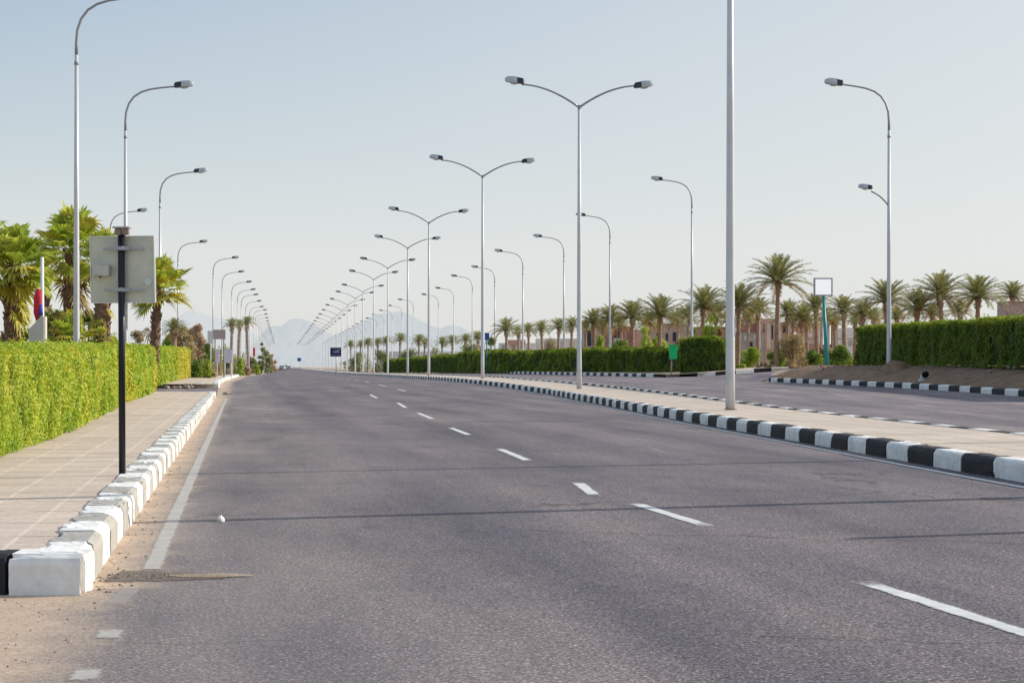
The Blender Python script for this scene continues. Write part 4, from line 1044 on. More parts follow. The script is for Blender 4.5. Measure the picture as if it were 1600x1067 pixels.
FP = [(793, 516, 190, 22, 'pale date palm right of the small blue sign'), (812, 520, 215, 13, 'small pale palm beside the low pink building'), (827, 517, 205, 15, 'pale palm right of the low pink building'),
      (849, 515, 200, 17, 'pale palm left of the tall lamp over the hedge'), (871, 512, 195, 18, 'pale palm between two lamp posts left of the largest double lamp'), (893, 510, 190, 18, 'pale palm touching the left of the largest double lamp post'),
      (748, 529, 230, 14, 'pale palm just left of the third tall double lamp'), (728, 532, 250, 13, 'hazy palm in the far row, near a lamp post'), (706, 534, 270, 13, 'hazy palm in the far row with a leaning crown'),
      (690, 536, 290, 12, 'hazy palm in the far row beside a double lamp'), (655, 533, 280, 13, 'hazy palm left of the fourth double lamp'), (662, 537, 300, 11, 'low hazy palm close to the fourth double lamp'),
      (624, 531, 300, 13, 'hazy palm beneath the far right mountain'), (606, 534, 330, 11, 'hazy palm behind the sixth double lamp'), (575, 537, 360, 11, 'hazy palm behind the eighth double lamp'), (549, 540, 400, 10, 'faint palm near the navy board'), (590, 536, 350, 10, 'faint palm between the sixth and eighth double lamps'), (562, 539, 380, 9, 'faint palm right of the navy board')]
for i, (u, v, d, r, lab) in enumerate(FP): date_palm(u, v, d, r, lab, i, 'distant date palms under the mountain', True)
date_palm(388, 505, 190, 13, 'slim tall palm with a dark trunk on the far left side', 1, 'date palms on the left', True)
date_palm(361, 508, 170, 13, 'pale palm behind the brown board on the left', 2, 'date palms on the left', True)
date_palm(372, 508, 185, 10, 'small pale palm between left lamp posts', 0, 'date palms on the left', True)
date_palm(275, 515, 112, 20, 'low feathery palm behind the bright short palm', 0, 'date palms on the left')

def fan_leaf(mb, base, az, el, pet, rad, rnd, nb=20, droop=.35, mi=0):
    d = Vector((math.cos(az) * math.cos(el), math.sin(az) * math.cos(el), math.sin(el)))
    tipp = base + d * pet + Vector((0, 0, -.10 * pet)); mb.tube([base, base + d * pet * .6, tipp], [.022, .015, .012], 4, mi)
    s = d.cross(Vector((0, 0, 1))); s = s.normalized() if s.length > .1 else Vector((-math.sin(az), math.cos(az), 0)); up = s.cross(d)
    fold = rnd.uniform(-.1, .7); tl = rnd.uniform(-.25, .25)
    for i in range(nb):
        a = -R(112) + R(224) * i / (nb - 1); L = rad * (1 - .25 * abs(a / R(112))) * rnd.uniform(.88, 1.06)
        dv = (d * math.cos(a) + s * math.sin(a) + up * (fold * abs(math.sin(a)) + tl * .3)).normalized()
        pv = dv.cross(up).normalized() * (L * .07)
        mid = tipp + dv * L * .55; tip = tipp + dv * L * .95 + Vector((0, 0, -droop * L * rnd.uniform(.3, 1.1)))
        mb.add([tipp, mid + pv, tip, mid - pv], [(0, 1, 2, 3)], mi)
def fan_palm(u, v, d, r, label, nf=34, seed=1, trunk_r=.26, skirt=14, base_v=None, H=None, mid=.25, lean=0, group='fan palms behind the left hedge', tall=1.0):
    x = bear(u, d); zg = h(x, d) + .15; Hh = elev(v, d) - zg; rnd = random.Random(seed)
    root = empty('fan_palm', (x, d, zg)); tag(root, label, 'palm tree', group)
    mb = MB(); n = max(5, int(Hh / .2)); pts, rd = [], []
    for i in range(n + 1): t = i / n; pts.append((lean * t, 0, Hh * t)); rd.append(trunk_r * (1.15 - .25 * t) * (1.1 if i % 2 else .9))
    mb.tube(pts, rd, 10)
    for k in range(int(Hh * 34)):
        a = k * 2.4; z = Hh * rnd.random(); vd = Vector((math.cos(a), math.sin(a), 0)); p = Vector((lean * z / Hh, 0, z)) + vd * trunk_r * .8
        mb.tube([p, p + vd * .10 + Vector((0, 0, .16))], [.045, .02], 4)
    mb.build('trunk', [M['trunk_fan']], root)
    R_ = r * d / F; pet, rad = R_ * .62, R_ * .62; g, yl = MB(), MB(); c = Vector((lean, 0, Hh))
    for k in range(nf):
        t = k / nf; az = k * 2.39996; el = R(86) - t ** 1.05 * R(128) + rnd.uniform(-.22, .22)
        fan_leaf(yl if (rnd.random() < mid * (t + .3)) else g, c, az, el, pet * rnd.uniform(.65, 1.25) * tall, rad * rnd.uniform(.85, 1.1) * tall, rnd)
    g.build('crown', [M['fan']], root); 
    if yl.v: yl.build('yellow_fronds', [M['fan_mid']], root)
    if skirt:
        sk = MB()
        for k in range(skirt):
            z = Hh - rnd.random() ** 1.2 * Hh * .55; fan_leaf(sk, Vector((lean * z / Hh, 0, z)), k * 2.4, R(-35) - rnd.random() * R(40), pet * .55, rad * .75, rnd, 14, .5)
        sk.build('dry_skirt', [M['fan_old'] if seed % 2 else M['fan_mid']], root)
fan_palm(107, 392, 60, 70, 'tall shaggy fan palm behind the hedge, crossed by the nearest left lamp post', 48, 11, .23, 18, mid=.4, lean=.1)
fan_palm(18, 418, 40, 72, 'broad fan palm at the left frame edge with leaves down to the hedge', 54, 12, .16, 14, mid=.3)
fan_palm(72, 418, 64, 34, 'lower fan palm between the two big left palms', 26, 13, .13, 8, mid=.6)
fan_palm(160, 405, 58, 48, 'fan palm with thick dark trunk hidden behind the square sign', 34, 14, .24, 8, mid=.3)
fan_palm(236, 452, 72, 52, 'short bright fan palm with orange-brown trunk right of the square sign', 44, 15, .17, 2, mid=.7, lean=.3)
fan_palm(112, 530, 57, 44, 'low young fan palm poking above the hedge by the lamp post', 26, 16, .12, 0, mid=.5)
fan_palm(158, 528, 40, 22, 'small young fan palm just above the hedge left of the black post', 14, 17, .08, 0, mid=.4)
fan_palm(-45, 380, 44, 70, 'fan palm mostly outside the left frame edge', 40, 18, .26, 20, mid=.2)

# ------------------------------------------------------------------ bushes and trees
def bush(name, label, u, v0, v1, du, d, m, leaf=.10, n=2600, cat='bush', trunk=True, seed=3, group=None, depth=None, airy=.55, up=0.15):
    """v0 top, v1 foot, du half width"""
    rs = np.random.default_rng(seed + int(u)); x0 = bear(u, d); zt = elev(v0, d); zg = min(h(x0, d) + up, zt - .4); W = du * d / F; Hh = zt - zg
    k = 18; cs = np.stack([rs.uniform(-.62, .62, k) * W, rs.uniform(-.5, .5, k) * (depth or W), Hh * rs.uniform(.28, .8, k)], 1); rr = np.minimum(W * .5, Hh * .30) * rs.uniform(.6, 1.1, k)
    cs[:, 2] = rs.uniform(.12, 1.0, k) * Hh - rr * .7; cs[:, 2] = np.maximum(cs[:, 2], rr * .6); cs[:, :2] *= (1.15 - .75 * (cs[:, 2] / Hh) ** 2)[:, None]; cs[0] = (0, 0, Hh - rr[0] * .9)
    i = rs.integers(0, k, n); dv = rs.normal(0, 1, (n, 3)); dv /= np.linalg.norm(dv, axis=1)[:, None]
    rad = rr[i] * (rs.random(n) ** (1 - airy)) * rs.uniform(.75, 1.1, n)
    p = cs[i] + dv * rad[:, None]; p[:, 2] = np.clip(p[:, 2], .02, Hh * 1.02)
    root = empty(name, (x0, d, zg)); tag(root, label, cat, group)
    n_keep = n
    leaf_mesh('foliage', p, dv * .6 + np.array([0, 0, .4]), leaf * rs.uniform(.6, 1.4, n), .5, [m], None, root)
    mb = MB()
    for c in cs[:9]:
        mb.tube([(0, 0, -.1), (c[0] * .4, c[1] * .4, c[2] * .5), tuple(c)], [.05 if Hh > 2 else .025, .03 if Hh > 2 else .015, .008], 5)
    mb.build('branches', [M['trunk']], root)
B = [('bush', 'dark green bush under the shaggy fan palm, left of the lamp post', 92, 485, 545, 38, 61, M['bush_g'], .09, 5200),
     ('bush', 'green bush with dry tips right of the nearest left lamp post', 138, 482, 545, 24, 62, M['bush_g'], .09, 2800),
     ('bush', 'dry brown brush between the lamp post and the square sign', 150, 500, 548, 20, 60, M['bush_d'], .08, 1800),
     ('bush', 'pale grey-green bush at the left frame edge above the hedge', 15, 510, 548, 30, 42, M['bush_d'], .08, 3000),
     ('bush', 'green bush behind the flagpole', 38, 490, 548, 24, 50, M['bush_g'], .09, 2600),
     ('bush', 'green shrub behind the black sign post above the hedge', 175, 520, 546, 28, 62, M['bush_y'], .09, 2200),
     ('bush', 'dry shrub under the bright short palm', 214, 515, 548, 18, 78, M['bush_d'], .10, 1400),
     ('tree', 'olive-green tree mixed with palm beyond the second hedge', 286, 508, 590, 24, 120, M['bush_d'], .16, 2600),
     ('tree', 'tall pinkish dry tree near the left boards', 310, 505, 592, 15, 135, M['bush_pink'], .16, 2200),
     ('tree', 'dark green tree left of the pale grey board', 324, 536, 590, 14, 128, M['bush_g'], .15, 1500),
     ('bush', 'brown scrub at the end of the second hedge', 318, 560, 592, 24, 108, M['bush_d'], .13, 1300),
     ('bush', 'small round yellow bush left of the lamp with boards', 325, 562, 586, 8, 104, M['bush_y'], .12, 900),
     ('bush', 'yellow-green bush at the foot of the left lamp row', 375, 558, 584, 9, 150, M['bush_y'], .15, 1200),
     ('bush', 'orange-tinged shrub behind the left pavement lamps', 384, 572, 585, 10, 165, M['bush_pink'], .16, 800),
     ('bush', 'neat round green bush by the far left kerb', 401, 569, 581, 7, 190, M['bush_y'], .16, 900),
     ('tree', 'hazy green tree above the far left kerb', 418, 548, 577, 10, 300, M['bush_far'], .3, 1400),
     ('tree', 'hazy olive tree beyond the pinkish board on the left', 409, 535, 578, 8, 260, M['bush_far'], .26, 1200),
     ('tree', 'faint brownish tree close to the vanishing point at left', 425, 553, 576, 9, 380, M['bush_pink'], .3, 900),
     ('bush', 'bright green shrub at the foot of the tallest right palm', 1172, 543, 574, 22, 128, M['bush_y'], .14, 1700),
     ('bush', 'yellow-green creeper at the corner kerb right of the thick pole', 1158, 568, 580, 14, 116, M['bush_y'], .10, 1200),
     ('bush', 'dry brown heap of brush near the corner kerb', 1196, 566, 579, 22, 118, M['bush_d'], .10, 1300),
     ('tree', 'wispy tan tamarisk right of the tallest palm trunk', 1238, 518, 574, 26, 124, M['bush_d'], .13, 2600),
     ('bush', 'dark green shrub left of the teal sign post', 1268, 545, 576, 20, 126, M['bush_g'], .14, 1900),
     ('bush', 'wide dark green shrub between teal post and right hedge', 1316, 538, 574, 25, 124, M['bush_g'], .14, 2900),
     ('bush', 'low pale yellow scrub right of the teal sign post', 1313, 565, 577, 17, 114, M['bush_y'], .10, 1300),
     ('bush', 'broad olive bush mass filling the gap behind the second left hedge', 268, 520, 592, 26, 132, M['bush_g'], .17, 3200),
     ('bush', 'brown-green brush behind the pale grey board on the left', 330, 548, 592, 22, 140, M['bush_d'], .17, 2600),
     ('tree', 'feathery olive tree right of the low feathery palm at left', 300, 512, 590, 20, 150, M['bush_d'], .18, 2600),
     ('bush', 'low green shrubs at the far end of the second left hedge', 308, 560, 592, 16, 107, M['bush_g'], .12, 1600),
     ('bush', 'hazy green bush row piece behind the lilac boards', 358, 552, 590, 18, 175, M['bush_far'], .2, 2000),
     ('bush', 'mixed scrub between the two middle groups of left lamps', 392, 556, 582, 12, 215, M['bush_far'], .22, 1500),
     ('bush', 'olive shrubs before the rosy villa, above the dark hedge', 968, 528, 550, 22, 158, M['bush_g'], .16, 2400),
     ('bush', 'yellow-green shrubs under the mid-row palm left of the green box', 1030, 526, 550, 20, 150, M['bush_y'], .15, 2200),
     ('bush', 'dry shrubs at the villa wall behind the rounded hedge', 1066, 524, 545, 18, 146, M['bush_d'], .15, 2000),
     ('bush', 'green shrubs along the wall of the unfinished villa', 1214, 545, 574, 20, 150, M['bush_g'], .16, 2400),
     ('bush', 'tan and green scrub between unfinished villa and white board', 1288, 542, 574, 18, 148, M['bush_d'], .16, 2200),
     ('bush', 'thin brush left of the unfinished villa beside the thick pole', 1150, 540, 574, 12, 136, M['bush_g'], .15, 1500),
     ('tree', 'small leafy green tree above the hedge behind the green box', 1008, 510, 548, 15, 136, M['bush_y'], .14, 1600),
     ('bush', 'bright green bush over the hedge by the third right lamp', 938, 523, 548, 13, 150, M['bush_y'], .15, 1300),
     ('tree', 'green tree with orange blossom left of the thick pole', 1112, 490, 540, 20, 124, M['bush_y'], .14, 2400),
     ('bush', 'dark scrub under the palms right of the second right lamp', 1085, 510, 540, 12, 130, M['bush_g'], .14, 1300),
     ('bush', 'orange flowering shrub above the rounded hedge block', 1124, 512, 536, 9, 119, M['date_old'], .12, 900),
     ('tree', 'green tree behind the turquoise sign post', 768, 525, 552, 12, 185, M['bush_far'], .2, 1200),
     ('bush', 'hazy shrub row piece above the far hedge near the fourth double lamp', 680, 540, 562, 20, 260, M['bush_far'], .28, 1500),
     ('bush', 'hazy shrub left of the fourth double lamp', 640, 542, 566, 22, 290, M['bush_far'], .28, 1500),
     ('bush', 'hazy shrub mass behind the sixth double lamp', 598, 545, 568, 20, 330, M['bush_far'], .3, 1400),
     ('bush', 'faint shrub mass right of the navy board', 560, 548, 570, 18, 380, M['bush_far'], .34, 1200),
     ('bush', 'hazy shrub behind the third double lamp', 735, 535, 556, 20, 225, M['bush_far'], .24, 1500),
     ('bush', 'brownish scrub behind the flat-topped hedge', 860, 527, 550, 22, 195, M['bush_d'], .2, 1500)]
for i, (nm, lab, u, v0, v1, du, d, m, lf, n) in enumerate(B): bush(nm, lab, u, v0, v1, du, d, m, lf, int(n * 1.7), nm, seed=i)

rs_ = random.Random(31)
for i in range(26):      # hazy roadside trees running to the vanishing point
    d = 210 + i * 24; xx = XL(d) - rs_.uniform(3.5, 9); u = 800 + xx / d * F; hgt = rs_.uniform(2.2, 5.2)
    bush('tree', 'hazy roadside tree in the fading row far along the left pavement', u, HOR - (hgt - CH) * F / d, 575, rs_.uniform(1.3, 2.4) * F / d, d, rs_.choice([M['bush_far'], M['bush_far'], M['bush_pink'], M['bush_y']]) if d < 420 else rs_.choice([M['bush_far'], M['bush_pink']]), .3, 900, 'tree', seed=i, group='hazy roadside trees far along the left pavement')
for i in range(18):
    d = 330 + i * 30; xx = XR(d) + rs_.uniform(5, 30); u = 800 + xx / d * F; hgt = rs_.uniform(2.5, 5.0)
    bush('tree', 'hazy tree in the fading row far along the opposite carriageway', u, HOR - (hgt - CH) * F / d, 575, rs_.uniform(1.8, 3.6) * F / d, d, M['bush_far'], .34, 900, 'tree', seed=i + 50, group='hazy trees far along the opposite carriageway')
# tumbled stones / rubble by the side streets
rnd = random.Random(9)
for lab, u0, u1, v, d, n, s in (('broken concrete rubble lying on the side street corner at left', 258, 300, 602, 81.5, 16, .10), ('small pile of stones in the gutter past the left kerb end', 346, 360, 609, 70, 7, .06)):
    pts = []
    for i in range(n):
        x = bear(rnd.uniform(u0, u1), d); y = d + rnd.uniform(-.8, .8); pts.append((x, y, h(x, y) + .02, s * rnd.uniform(.6, 1.7), rnd.choice((0, 1))))
    tag(stones('rubble_pile', pts, [M['rubble'], M['brown']]), lab, 'rubble')
x = bear(309.5, 83); mb = MB(); mb.box((x, 83, h(x, 83) + .11), (.46, .3, .24), rz=.1); tag(mb.build('kerb_stone', [M['k_white']], bevel=.02), 'loose white kerb stone lying across the left side street', 'kerb stone')
rs2 = random.Random(12); pts = []
for i in range(220):
    y_ = rs2.uniform(52, 88); x_ = XR(y_) + rs2.uniform(.4, 2.6); pts.append((x_, y_, h(x_, y_) + KH - .04, rs2.uniform(.02, .07), rs2.choice((0, 1, 1))))
tag(stones('stones', pts, [M['rubble'], M['brown']]), 'scattered clods and small stones over the brown bank below the right hedge', 'stones', kind='stuff')
# little dark-and-white object and soil heap on the mound
lx, ly = rsp[1][0], rsp[1][1]
mb = MB(); nseg = 20
for (cx, cy, rad, hh, sd_) in ((lx, ly - .15, .8, elev(564, ly) - h(lx, ly) , 1),):
    rings = []; rr = random.Random(4)
    for i in range(6):
        t = i / 5; rings.append([(cx + math.cos(k / nseg * 6.283) * rad * (1 - t) * rr.uniform(.85, 1.1), cy + math.sin(k / nseg * 6.283) * rad * (1 - t) * rr.uniform(.85, 1.1), 0) for k in range(nseg)]); rings[-1] = [(a, b, h(a, b) + .15 + (elev(564, ly) - h(lx, ly) - .15) * (1 - (1 - t) ** 1.5) - .06 * (t == 0)) for a, b, _ in rings[-1]]
    mb.add([v for r in rings for v in r], [(i * nseg + k, i * nseg + (k + 1) % nseg, (i + 1) * nseg + (k + 1) % nseg, (i + 1) * nseg + k) for i in range(5) for k in range(nseg)])
tag(mb.build('soil_heap', [M['soil']], None, True), 'small heap of brown soil around the foot of the lamp before the right hedge', 'soil heap')
d = 66.0; x0 = bear(1445, d); z0 = h(x0, d) + .17
root = empty('spotlight', (x0, d, z0)); tag(root, 'small dark ground spotlight on the soil below the right hedge', 'spotlight')
mb = MB(); mb.tube([(0, 0, -.05), (0, 0, .22)], .05, 8); mb.box((0, 0, .04), (.42, .26, .09)); mb.box((-.12, 0, .14), (.06, .12, .2)); mb.box((.12, 0, .14), (.06, .12, .2)); mb.build('stand', [M['greyboard']], root)
mb = MB(); mb.tube([(0, -.12, .24), (0, .02, .30), (0, .12, .34)], [.13, .12, .06], 12); mb.build('lamp_head', [M['black']], root)

# ------------------------------------------------------------------ buildings
def bld(name, label, u, d, cat='building'):
    r = empty(name, (bear(u, d), d, h(bear(u, d), d) - .3)); return tag(r, label, cat)
def pbox(root, nm, u0, u1, v0, v1, d, m, dy=3.0, yo=0, parent=None, lab=None):
    a, b_ = P3(u0, v0, d), P3(u1, v1, d); zb = b_.z if v1 is not None else 0
    mb = MB(); c_ = Vector(((a.x + b_.x) / 2, d + dy / 2 + yo, (a.z + b_.z) / 2)) - root.location
    mb.box(c_, (abs(b_.x - a.x), dy, a.z - b_.z)); o = mb.build(nm, [m], parent or root, bevel=.02)
    return o
def win(root, u0, u1, v0, v1, d, parent, m=None, yo=-.05):
    w_ = pbox(root, 'window', u0, u1, v0, v1, d, m or M['dark'], .12, yo, parent)
    pbox(root, 'sill', u0 - .6, u1 + .6, v1 + .1, v1 + 1.0, d, M['b_cream'], .3, yo - .1, parent)
    return w_
r = bld('unfinished_villa', 'unfinished brown and grey concrete villa behind the tallest palm', 1190, 205)
w = pbox(r, 'wall', 1154, 1194, 519, 574, 205, M['b_grey'], 8)
win(r, 1163, 1166, 524, 532, 205, w, M['b_pale']); win(r, 1178, 1180, 523, 530, 205, w, M['b_pale']); win(r, 1168, 1176, 534, 545, 205, w)
w = pbox(r, 'upper_storey', 1161.5, 1191, 498, 518.6, 205, M['b_red'], 6); pbox(r, 'column', 1182, 1191, 497.5, 518.6, 205, M['b_pink'], .6, -.7)
w = pbox(r, 'wall', 1194.5, 1215, 498, 574, 208, M['b_tan'], 7); win(r, 1198, 1204, 506, 545, 208, w, M['b_cream']); win(r, 1205.5, 1208, 508, 530, 208, w)
pbox(r, 'column', 1186, 1189, 505, 545, 203, M['b_cream'], .5); pbox(r, 'column', 1218, 1221, 505, 545, 203, M['b_cream'], .5)
w = pbox(r, 'wall', 1215.5, 1246, 503, 574, 210, M['b_pink'], 7); win(r, 1223, 1229, 508, 520, 210, w, M['dark']); win(r, 1235, 1240, 508, 518, 210, w, M['b_pale']); win(r, 1237, 1244, 519, 525, 210, w, M['white_glow'])
w = pbox(r, 'wall', 1246.5, 1280, 506, 574, 212, M['b_tan'], 6); win(r, 1263, 1269, 507, 527, 212, w, M['b_pale']); win(r, 1272, 1275, 507, 527, 212, w, M['b_pale'])
r = bld('unfinished_pavilion', 'open concrete frame with tall columns right of the teal post', 1302, 200)
pbox(r, 'roof', 1281, 1322, 495, 499, 200, M['b_grey'], 7)
for u0, u1 in ((1283, 1286.5), (1294, 1297), (1301, 1305), (1306.5, 1310), (1318.5, 1321.5)): pbox(r, 'column', u0, u1, 499.3, 574, 200, M['b_tan'], .8, .3)
pbox(r, 'low_wall', 1281, 1312, 538, 574, 200, M['b_pink'], .5, 1.5); pbox(r, 'railing', 1311, 1338, 528.5, 530, 200, M['b_grey'], .2, 1.5)
r = bld('low_pavilion', 'pale flat building seen between the pavilion and the right hedge', 1330, 240)
w = pbox(r, 'wall', 1322, 1352, 512, 572, 240, M['b_pale'], 6); win(r, 1325, 1332, 532, 540, 240, w, M['b_grey'])
r = bld('curved_wall', 'reddish garden wall with rubble behind the shrubs right of the tallest palm', 1262, 180, 'wall')
pbox(r, 'wall', 1252, 1282, 537, 574, 180, M['b_pink'], .4); pbox(r, 'coping', 1253, 1269, 531, 536.7, 180, M['b_cream'], .5)
r = bld('villa', 'brownish pink villa with narrow dark openings behind the mid-row palms', 1040, 215)
w = pbox(r, 'wall', 1018, 1083, 507, 574, 215, M['b_tan'], 9)
for u0, u1, v0, v1 in ((1040, 1044, 521, 535), (1051, 1058, 519, 534), (1075, 1080, 519, 531), (1026, 1030, 521, 530)): win(r, u0, u1, v0, v1, 215, w)
w = pbox(r, 'wall', 1058, 1075, 503, 506.8, 215, M['b_pink'], 6); pbox(r, 'roof', 1016, 1085, 505.4, 506.9, 215, M['b_grey'], 9.6, -.3)
w = pbox(r, 'wall', 1083.5, 1134, 512, 574, 218, M['b_pink'], 9); win(r, 1098, 1103, 518, 532, 218, w, M['brown']); win(r, 1112, 1117, 518, 532, 218, w, M['dark']); pbox(r, 'roof', 1082, 1136, 510.5, 511.8, 218, M['b_tan'], 9.4, -.2)
r = bld('villa', 'rosy villa with a dark doorway just right of the largest double lamp', 955, 230)
w = pbox(r, 'wall', 911, 926, 515, 574, 228, M['b_grey'], 7); win(r, 916, 924, 516, 541, 228, w)
w = pbox(r, 'wall', 926.5, 958, 512, 574, 232, M['b_tan'], 7); win(r, 944, 948, 517, 530, 232, w, M['b_pink'])
w = pbox(r, 'wall', 958.5, 986, 511, 574, 230, M['b_red'], 7); win(r, 960, 963, 516, 528, 230, w); win(r, 966, 969, 516, 528, 230, w); win(r, 976, 979, 518, 528, 230, w, M['b_pink'])
w = pbox(r, 'wall', 986.5, 1017, 515, 574, 232, M['b_tan'], 7); pbox(r, 'roof', 957, 987, 509.4, 510.8, 230, M['b_cream'], 7.6, -.3)
w = pbox(r, 'porch', 961, 974, 529, 574, 222, M['b_pale'], 3); win(r, 964, 968, 531, 545, 222, w, M['b_grey'])
r = bld('low_building', 'low white building with a rose-coloured roof over the hedge', 805, 280)
w = pbox(r, 'wall', 779, 838, 536, 571, 280, M['b_pale'], 10); pbox(r, 'roof', 792, 821, 531, 538, 279, M['b_pink'], 6, -.3)
for u0 in (784, 800, 812, 824): win(r, u0, u0 + 5, 540, 549, 280, w, M['b_grey'])
r = bld('low_building', 'pale building with grey windows left of the largest double lamp', 862, 290)
w = pbox(r, 'wall', 838, 905, 529, 571, 290, M['b_cream'], 10)
for u0, u1 in ((846, 855), (862, 868), (874, 880), (890, 898)): win(r, u0, u1, 533, 549, 290, w, M['b_grey'])
r = bld('low_building', 'small brown building with a canopy beside the third double lamp', 745, 290)
w = pbox(r, 'wall', 729, 752, 541, 571, 290, M['b_tan'], 8); pbox(r, 'canopy', 736, 750, 539, 541.6, 290, M['brown'], 5, -1.5); win(r, 738, 745, 544, 550, 290, w)
r = bld('low_building', 'long low pale building under the far palms', 650, 420)
w = pbox(r, 'wall', 590, 728, 549, 572, 420, M['b_pale'], 12)
for u0 in range(598, 724, 12): win(r, u0, u0 + 5, 554, 560, 420, w, M['b_cream'])
r = bld('stone_building', 'stone-clad brown block rising behind the right end of the hedge', 1590, 142)
w = pbox(r, 'wall', 1574, 1660, 472, 574, 142, M['stone'], 3); pbox(r, 'coping', 1573, 1662, 470.4, 471.8, 142, M['b_tan'], 3.4, -.2)

# ------------------------------------------------------------------ far vehicles
def car(label, u, d, m, w=1.8, hh=1.5, van=False):
    x = bear(u, d); root = empty('van' if van else 'car', (x, d, h(x, d) + .0)); tag(root, label, 'van' if van else 'car')
    mb = MB(); L = 4.4; top = hh
    prof = [(0, .3), (0, .85), (.9, 1.0), (1.5, top), (3.4, top), (4.1, 1.0), (4.4, .9), (4.4, .3)] if not van else [(0, .3), (0, 1.0), (.5, 1.2), (.95, top), (4.6, top), (4.7, .3)]
    n = len(prof); vs = [(-w / 2 * (.86 if z > 1.1 else 1), y, z) for y, z in prof] + [(w / 2 * (.86 if z > 1.1 else 1), y, z) for y, z in prof]
    mb.add(vs, [tuple(range(n)), tuple(range(n, 2 * n))[::-1]] + [(i, n + i, n + (i + 1) % n, (i + 1) % n) for i in range(n)]); mb.build('body', [m], root, bevel=.05)
    mb = MB(); y0, z0, y1, z1 = (.93, 1.03, 1.47, top - .06) if not van else (.52, 1.22, .92, top - .1)
    a = w * .40; mb.add([(-a, y0 - .04, z0), (a, y0 - .04, z0), (a * .86, y1 - .06, z1), (-a * .86, y1 - .06, z1)], [(0, 1, 2, 3)]); mb.build('windscreen', [M['glass']], root)
    for sx in (-1, 1):
        mb = MB(); mb.box((sx * w * .36, -.02, .68), (.32, .08, .16)); mb.build('headlight', [M['white_glow']], root, bevel=.02)
        for yy in (.85, 3.5):
            mb = MB(); mb.tube([(sx * w / 2 - sx * .2, yy, .32), (sx * w / 2 + sx * .01, yy, .32)], .32, 14); mb.build('wheel', [M['tyre']], root)
    mb = MB(); mb.box((0, -.03, .45), (w * .7, .08, .18)); mb.build('grille', [M['black']], root)
    fix_normals(root)
car('tiny dark-fronted car approaching on the road near the vanishing point', 439.5, 560, M['arm'], 1.75, 1.45)
car('tiny white van right of the distant dark car', 447, 1050, M['car'], 1.9, 2.1, True)
car('tiny grey car furthest right of the distant traffic', 451, 800, M['bracket'], 1.8, 1.5)

# ------------------------------------------------------------------ mountains
def ridge(name, prof, dist, m, seed):
    rs = np.random.default_rng(seed); us = np.arange(prof[0][0], prof[-1][0] + 1, 3.0); top = np.interp(us, [p[0] for p in prof], [p[1] for p in prof]) + rs.normal(0, .5, len(us))
    vs, fs = [], []; K = 14; nz_ = rs.normal(0, 1, (len(us), K)); 
    for _ in range(2): nz_[1:-1] = (nz_[:-2] + 2 * nz_[1:-1] + nz_[2:]) / 4
    for i, (u, v) in enumerate(zip(us, top)):
        Zt = elev(v, dist)
        for k in range(K):
            t = k / (K - 1); y = dist - 900 * (1 - t) + nz_[i, k] * 60 * (t < 1) * (t > 0)
            vs.append((bear(u, dist), y, -20 + (Zt + 20) * t ** 1.15 * (1 + .05 * nz_[i, k] * (0 < t < 1))))
        vs.append((bear(u, dist), dist + 900, -20))
    for i in range(len(us) - 1):
        for k in range(K): a = i * (K + 1) + k; fs.append((a, a + K + 1, a + K + 2, a + 1))
    me = bpy.data.meshes.new(name); me.from_pydata(vs, [], fs); me.update(); o = link(name, me, m, None, True); o['kind'] = 'structure'
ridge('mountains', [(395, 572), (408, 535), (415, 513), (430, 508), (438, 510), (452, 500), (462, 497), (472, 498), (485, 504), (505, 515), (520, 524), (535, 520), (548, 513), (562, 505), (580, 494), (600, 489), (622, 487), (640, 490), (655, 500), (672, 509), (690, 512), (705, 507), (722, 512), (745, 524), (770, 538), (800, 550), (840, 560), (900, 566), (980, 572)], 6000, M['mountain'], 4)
ridge('mountains', [(130, 572), (190, 530), (240, 505), (275, 497), (292, 487), (305, 486), (320, 492), (345, 498), (370, 510), (395, 520), (420, 535), (450, 572)], 7500, M['mountain2'], 5)

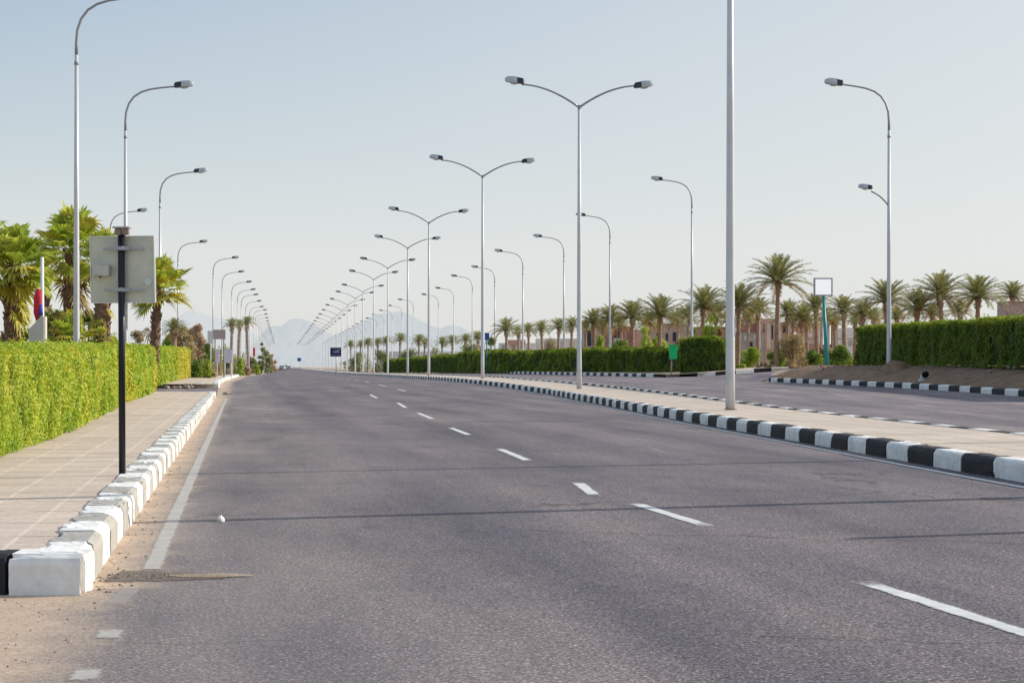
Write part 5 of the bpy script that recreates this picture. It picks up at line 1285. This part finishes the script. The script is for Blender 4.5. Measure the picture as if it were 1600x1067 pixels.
# ------------------------------------------------------------------ sun, sky, camera
SUN_AZ, SUN_EL = R(71), R(27)
L_ = bpy.data.lights.new('sun', 'SUN'); L_.energy = 4.7; L_.angle = R(.53); L_.color = (1.0, .92, .80)
so = bpy.data.objects.new('sun', L_); C.objects.link(so)
sv = Vector((math.sin(SUN_AZ) * math.cos(SUN_EL), math.cos(SUN_AZ) * math.cos(SUN_EL), math.sin(SUN_EL)))
so.rotation_euler = sv.to_track_quat('Z', 'Y').to_euler(); so.location = (0, 0, 40)
w = bpy.data.worlds.new('World'); scene.world = w; w.use_nodes = True; nt = w.node_tree
bg = nt.nodes['Background']; sk = N(nt, 'ShaderNodeTexSky', sky_type='NISHITA'); sk.sun_disc = False
sk.sun_elevation = SUN_EL; sk.sun_rotation = SUN_AZ; sk.altitude = 0; sk.air_density = 1.0; sk.dust_density = 2.0; sk.ozone_density = 1.5
# desert haze: pale veil that thickens toward the horizon
geo = N(nt, 'ShaderNodeNewGeometry'); sep = N(nt, 'ShaderNodeSeparateXYZ'); nt.links.new(geo.outputs['Incoming'], sep.inputs[0])
up = math_(nt, 'MULTIPLY', sep.outputs[2], -1.0)
veil = ramp(nt, up, [(0.0, (.90, .89, .85)), (.06, (.83, .86, .85)), (.12, (.61, .71, .76)), (.20, (.405, .545, .69)), (.6, (.40, .53, .74))])
dt = N(nt, 'ShaderNodeVectorMath', operation='DOT_PRODUCT'); nt.links.new(geo.outputs['Incoming'], dt.inputs[0]); dt.inputs[1].default_value = (-math.sin(SUN_AZ), -math.cos(SUN_AZ), 0)
veil = mixc(nt, ramp_f(nt, dt.outputs['Value'], -.10, .75), veil, (.84, .86, .86))
sc_ = N(nt, 'ShaderNodeVectorMath', operation='SCALE'); sc_.inputs['Scale'].default_value = 10.0; nt.links.new(veil, sc_.inputs[0])
nt.links.new(mixc(nt, .82, sk.outputs[0], sc_.outputs[0]), bg.inputs['Color']); bg.inputs['Strength'].default_value = .1
cam = bpy.data.cameras.new('camera'); co = bpy.data.objects.new('camera', cam); C.objects.link(co)
co.location = (0, 0, CH); co.rotation_euler = (R(90), 0, 0); cam.sensor_width = 36; cam.lens = F / 1600 * 36; cam.shift_y = (HOR - 533.5) / 1600
cam.clip_start = .1; cam.clip_end = 30000
scene.camera = co
scene.view_settings.view_transform = 'Standard'; scene.view_settings.look = 'None'; scene.view_settings.exposure = 0
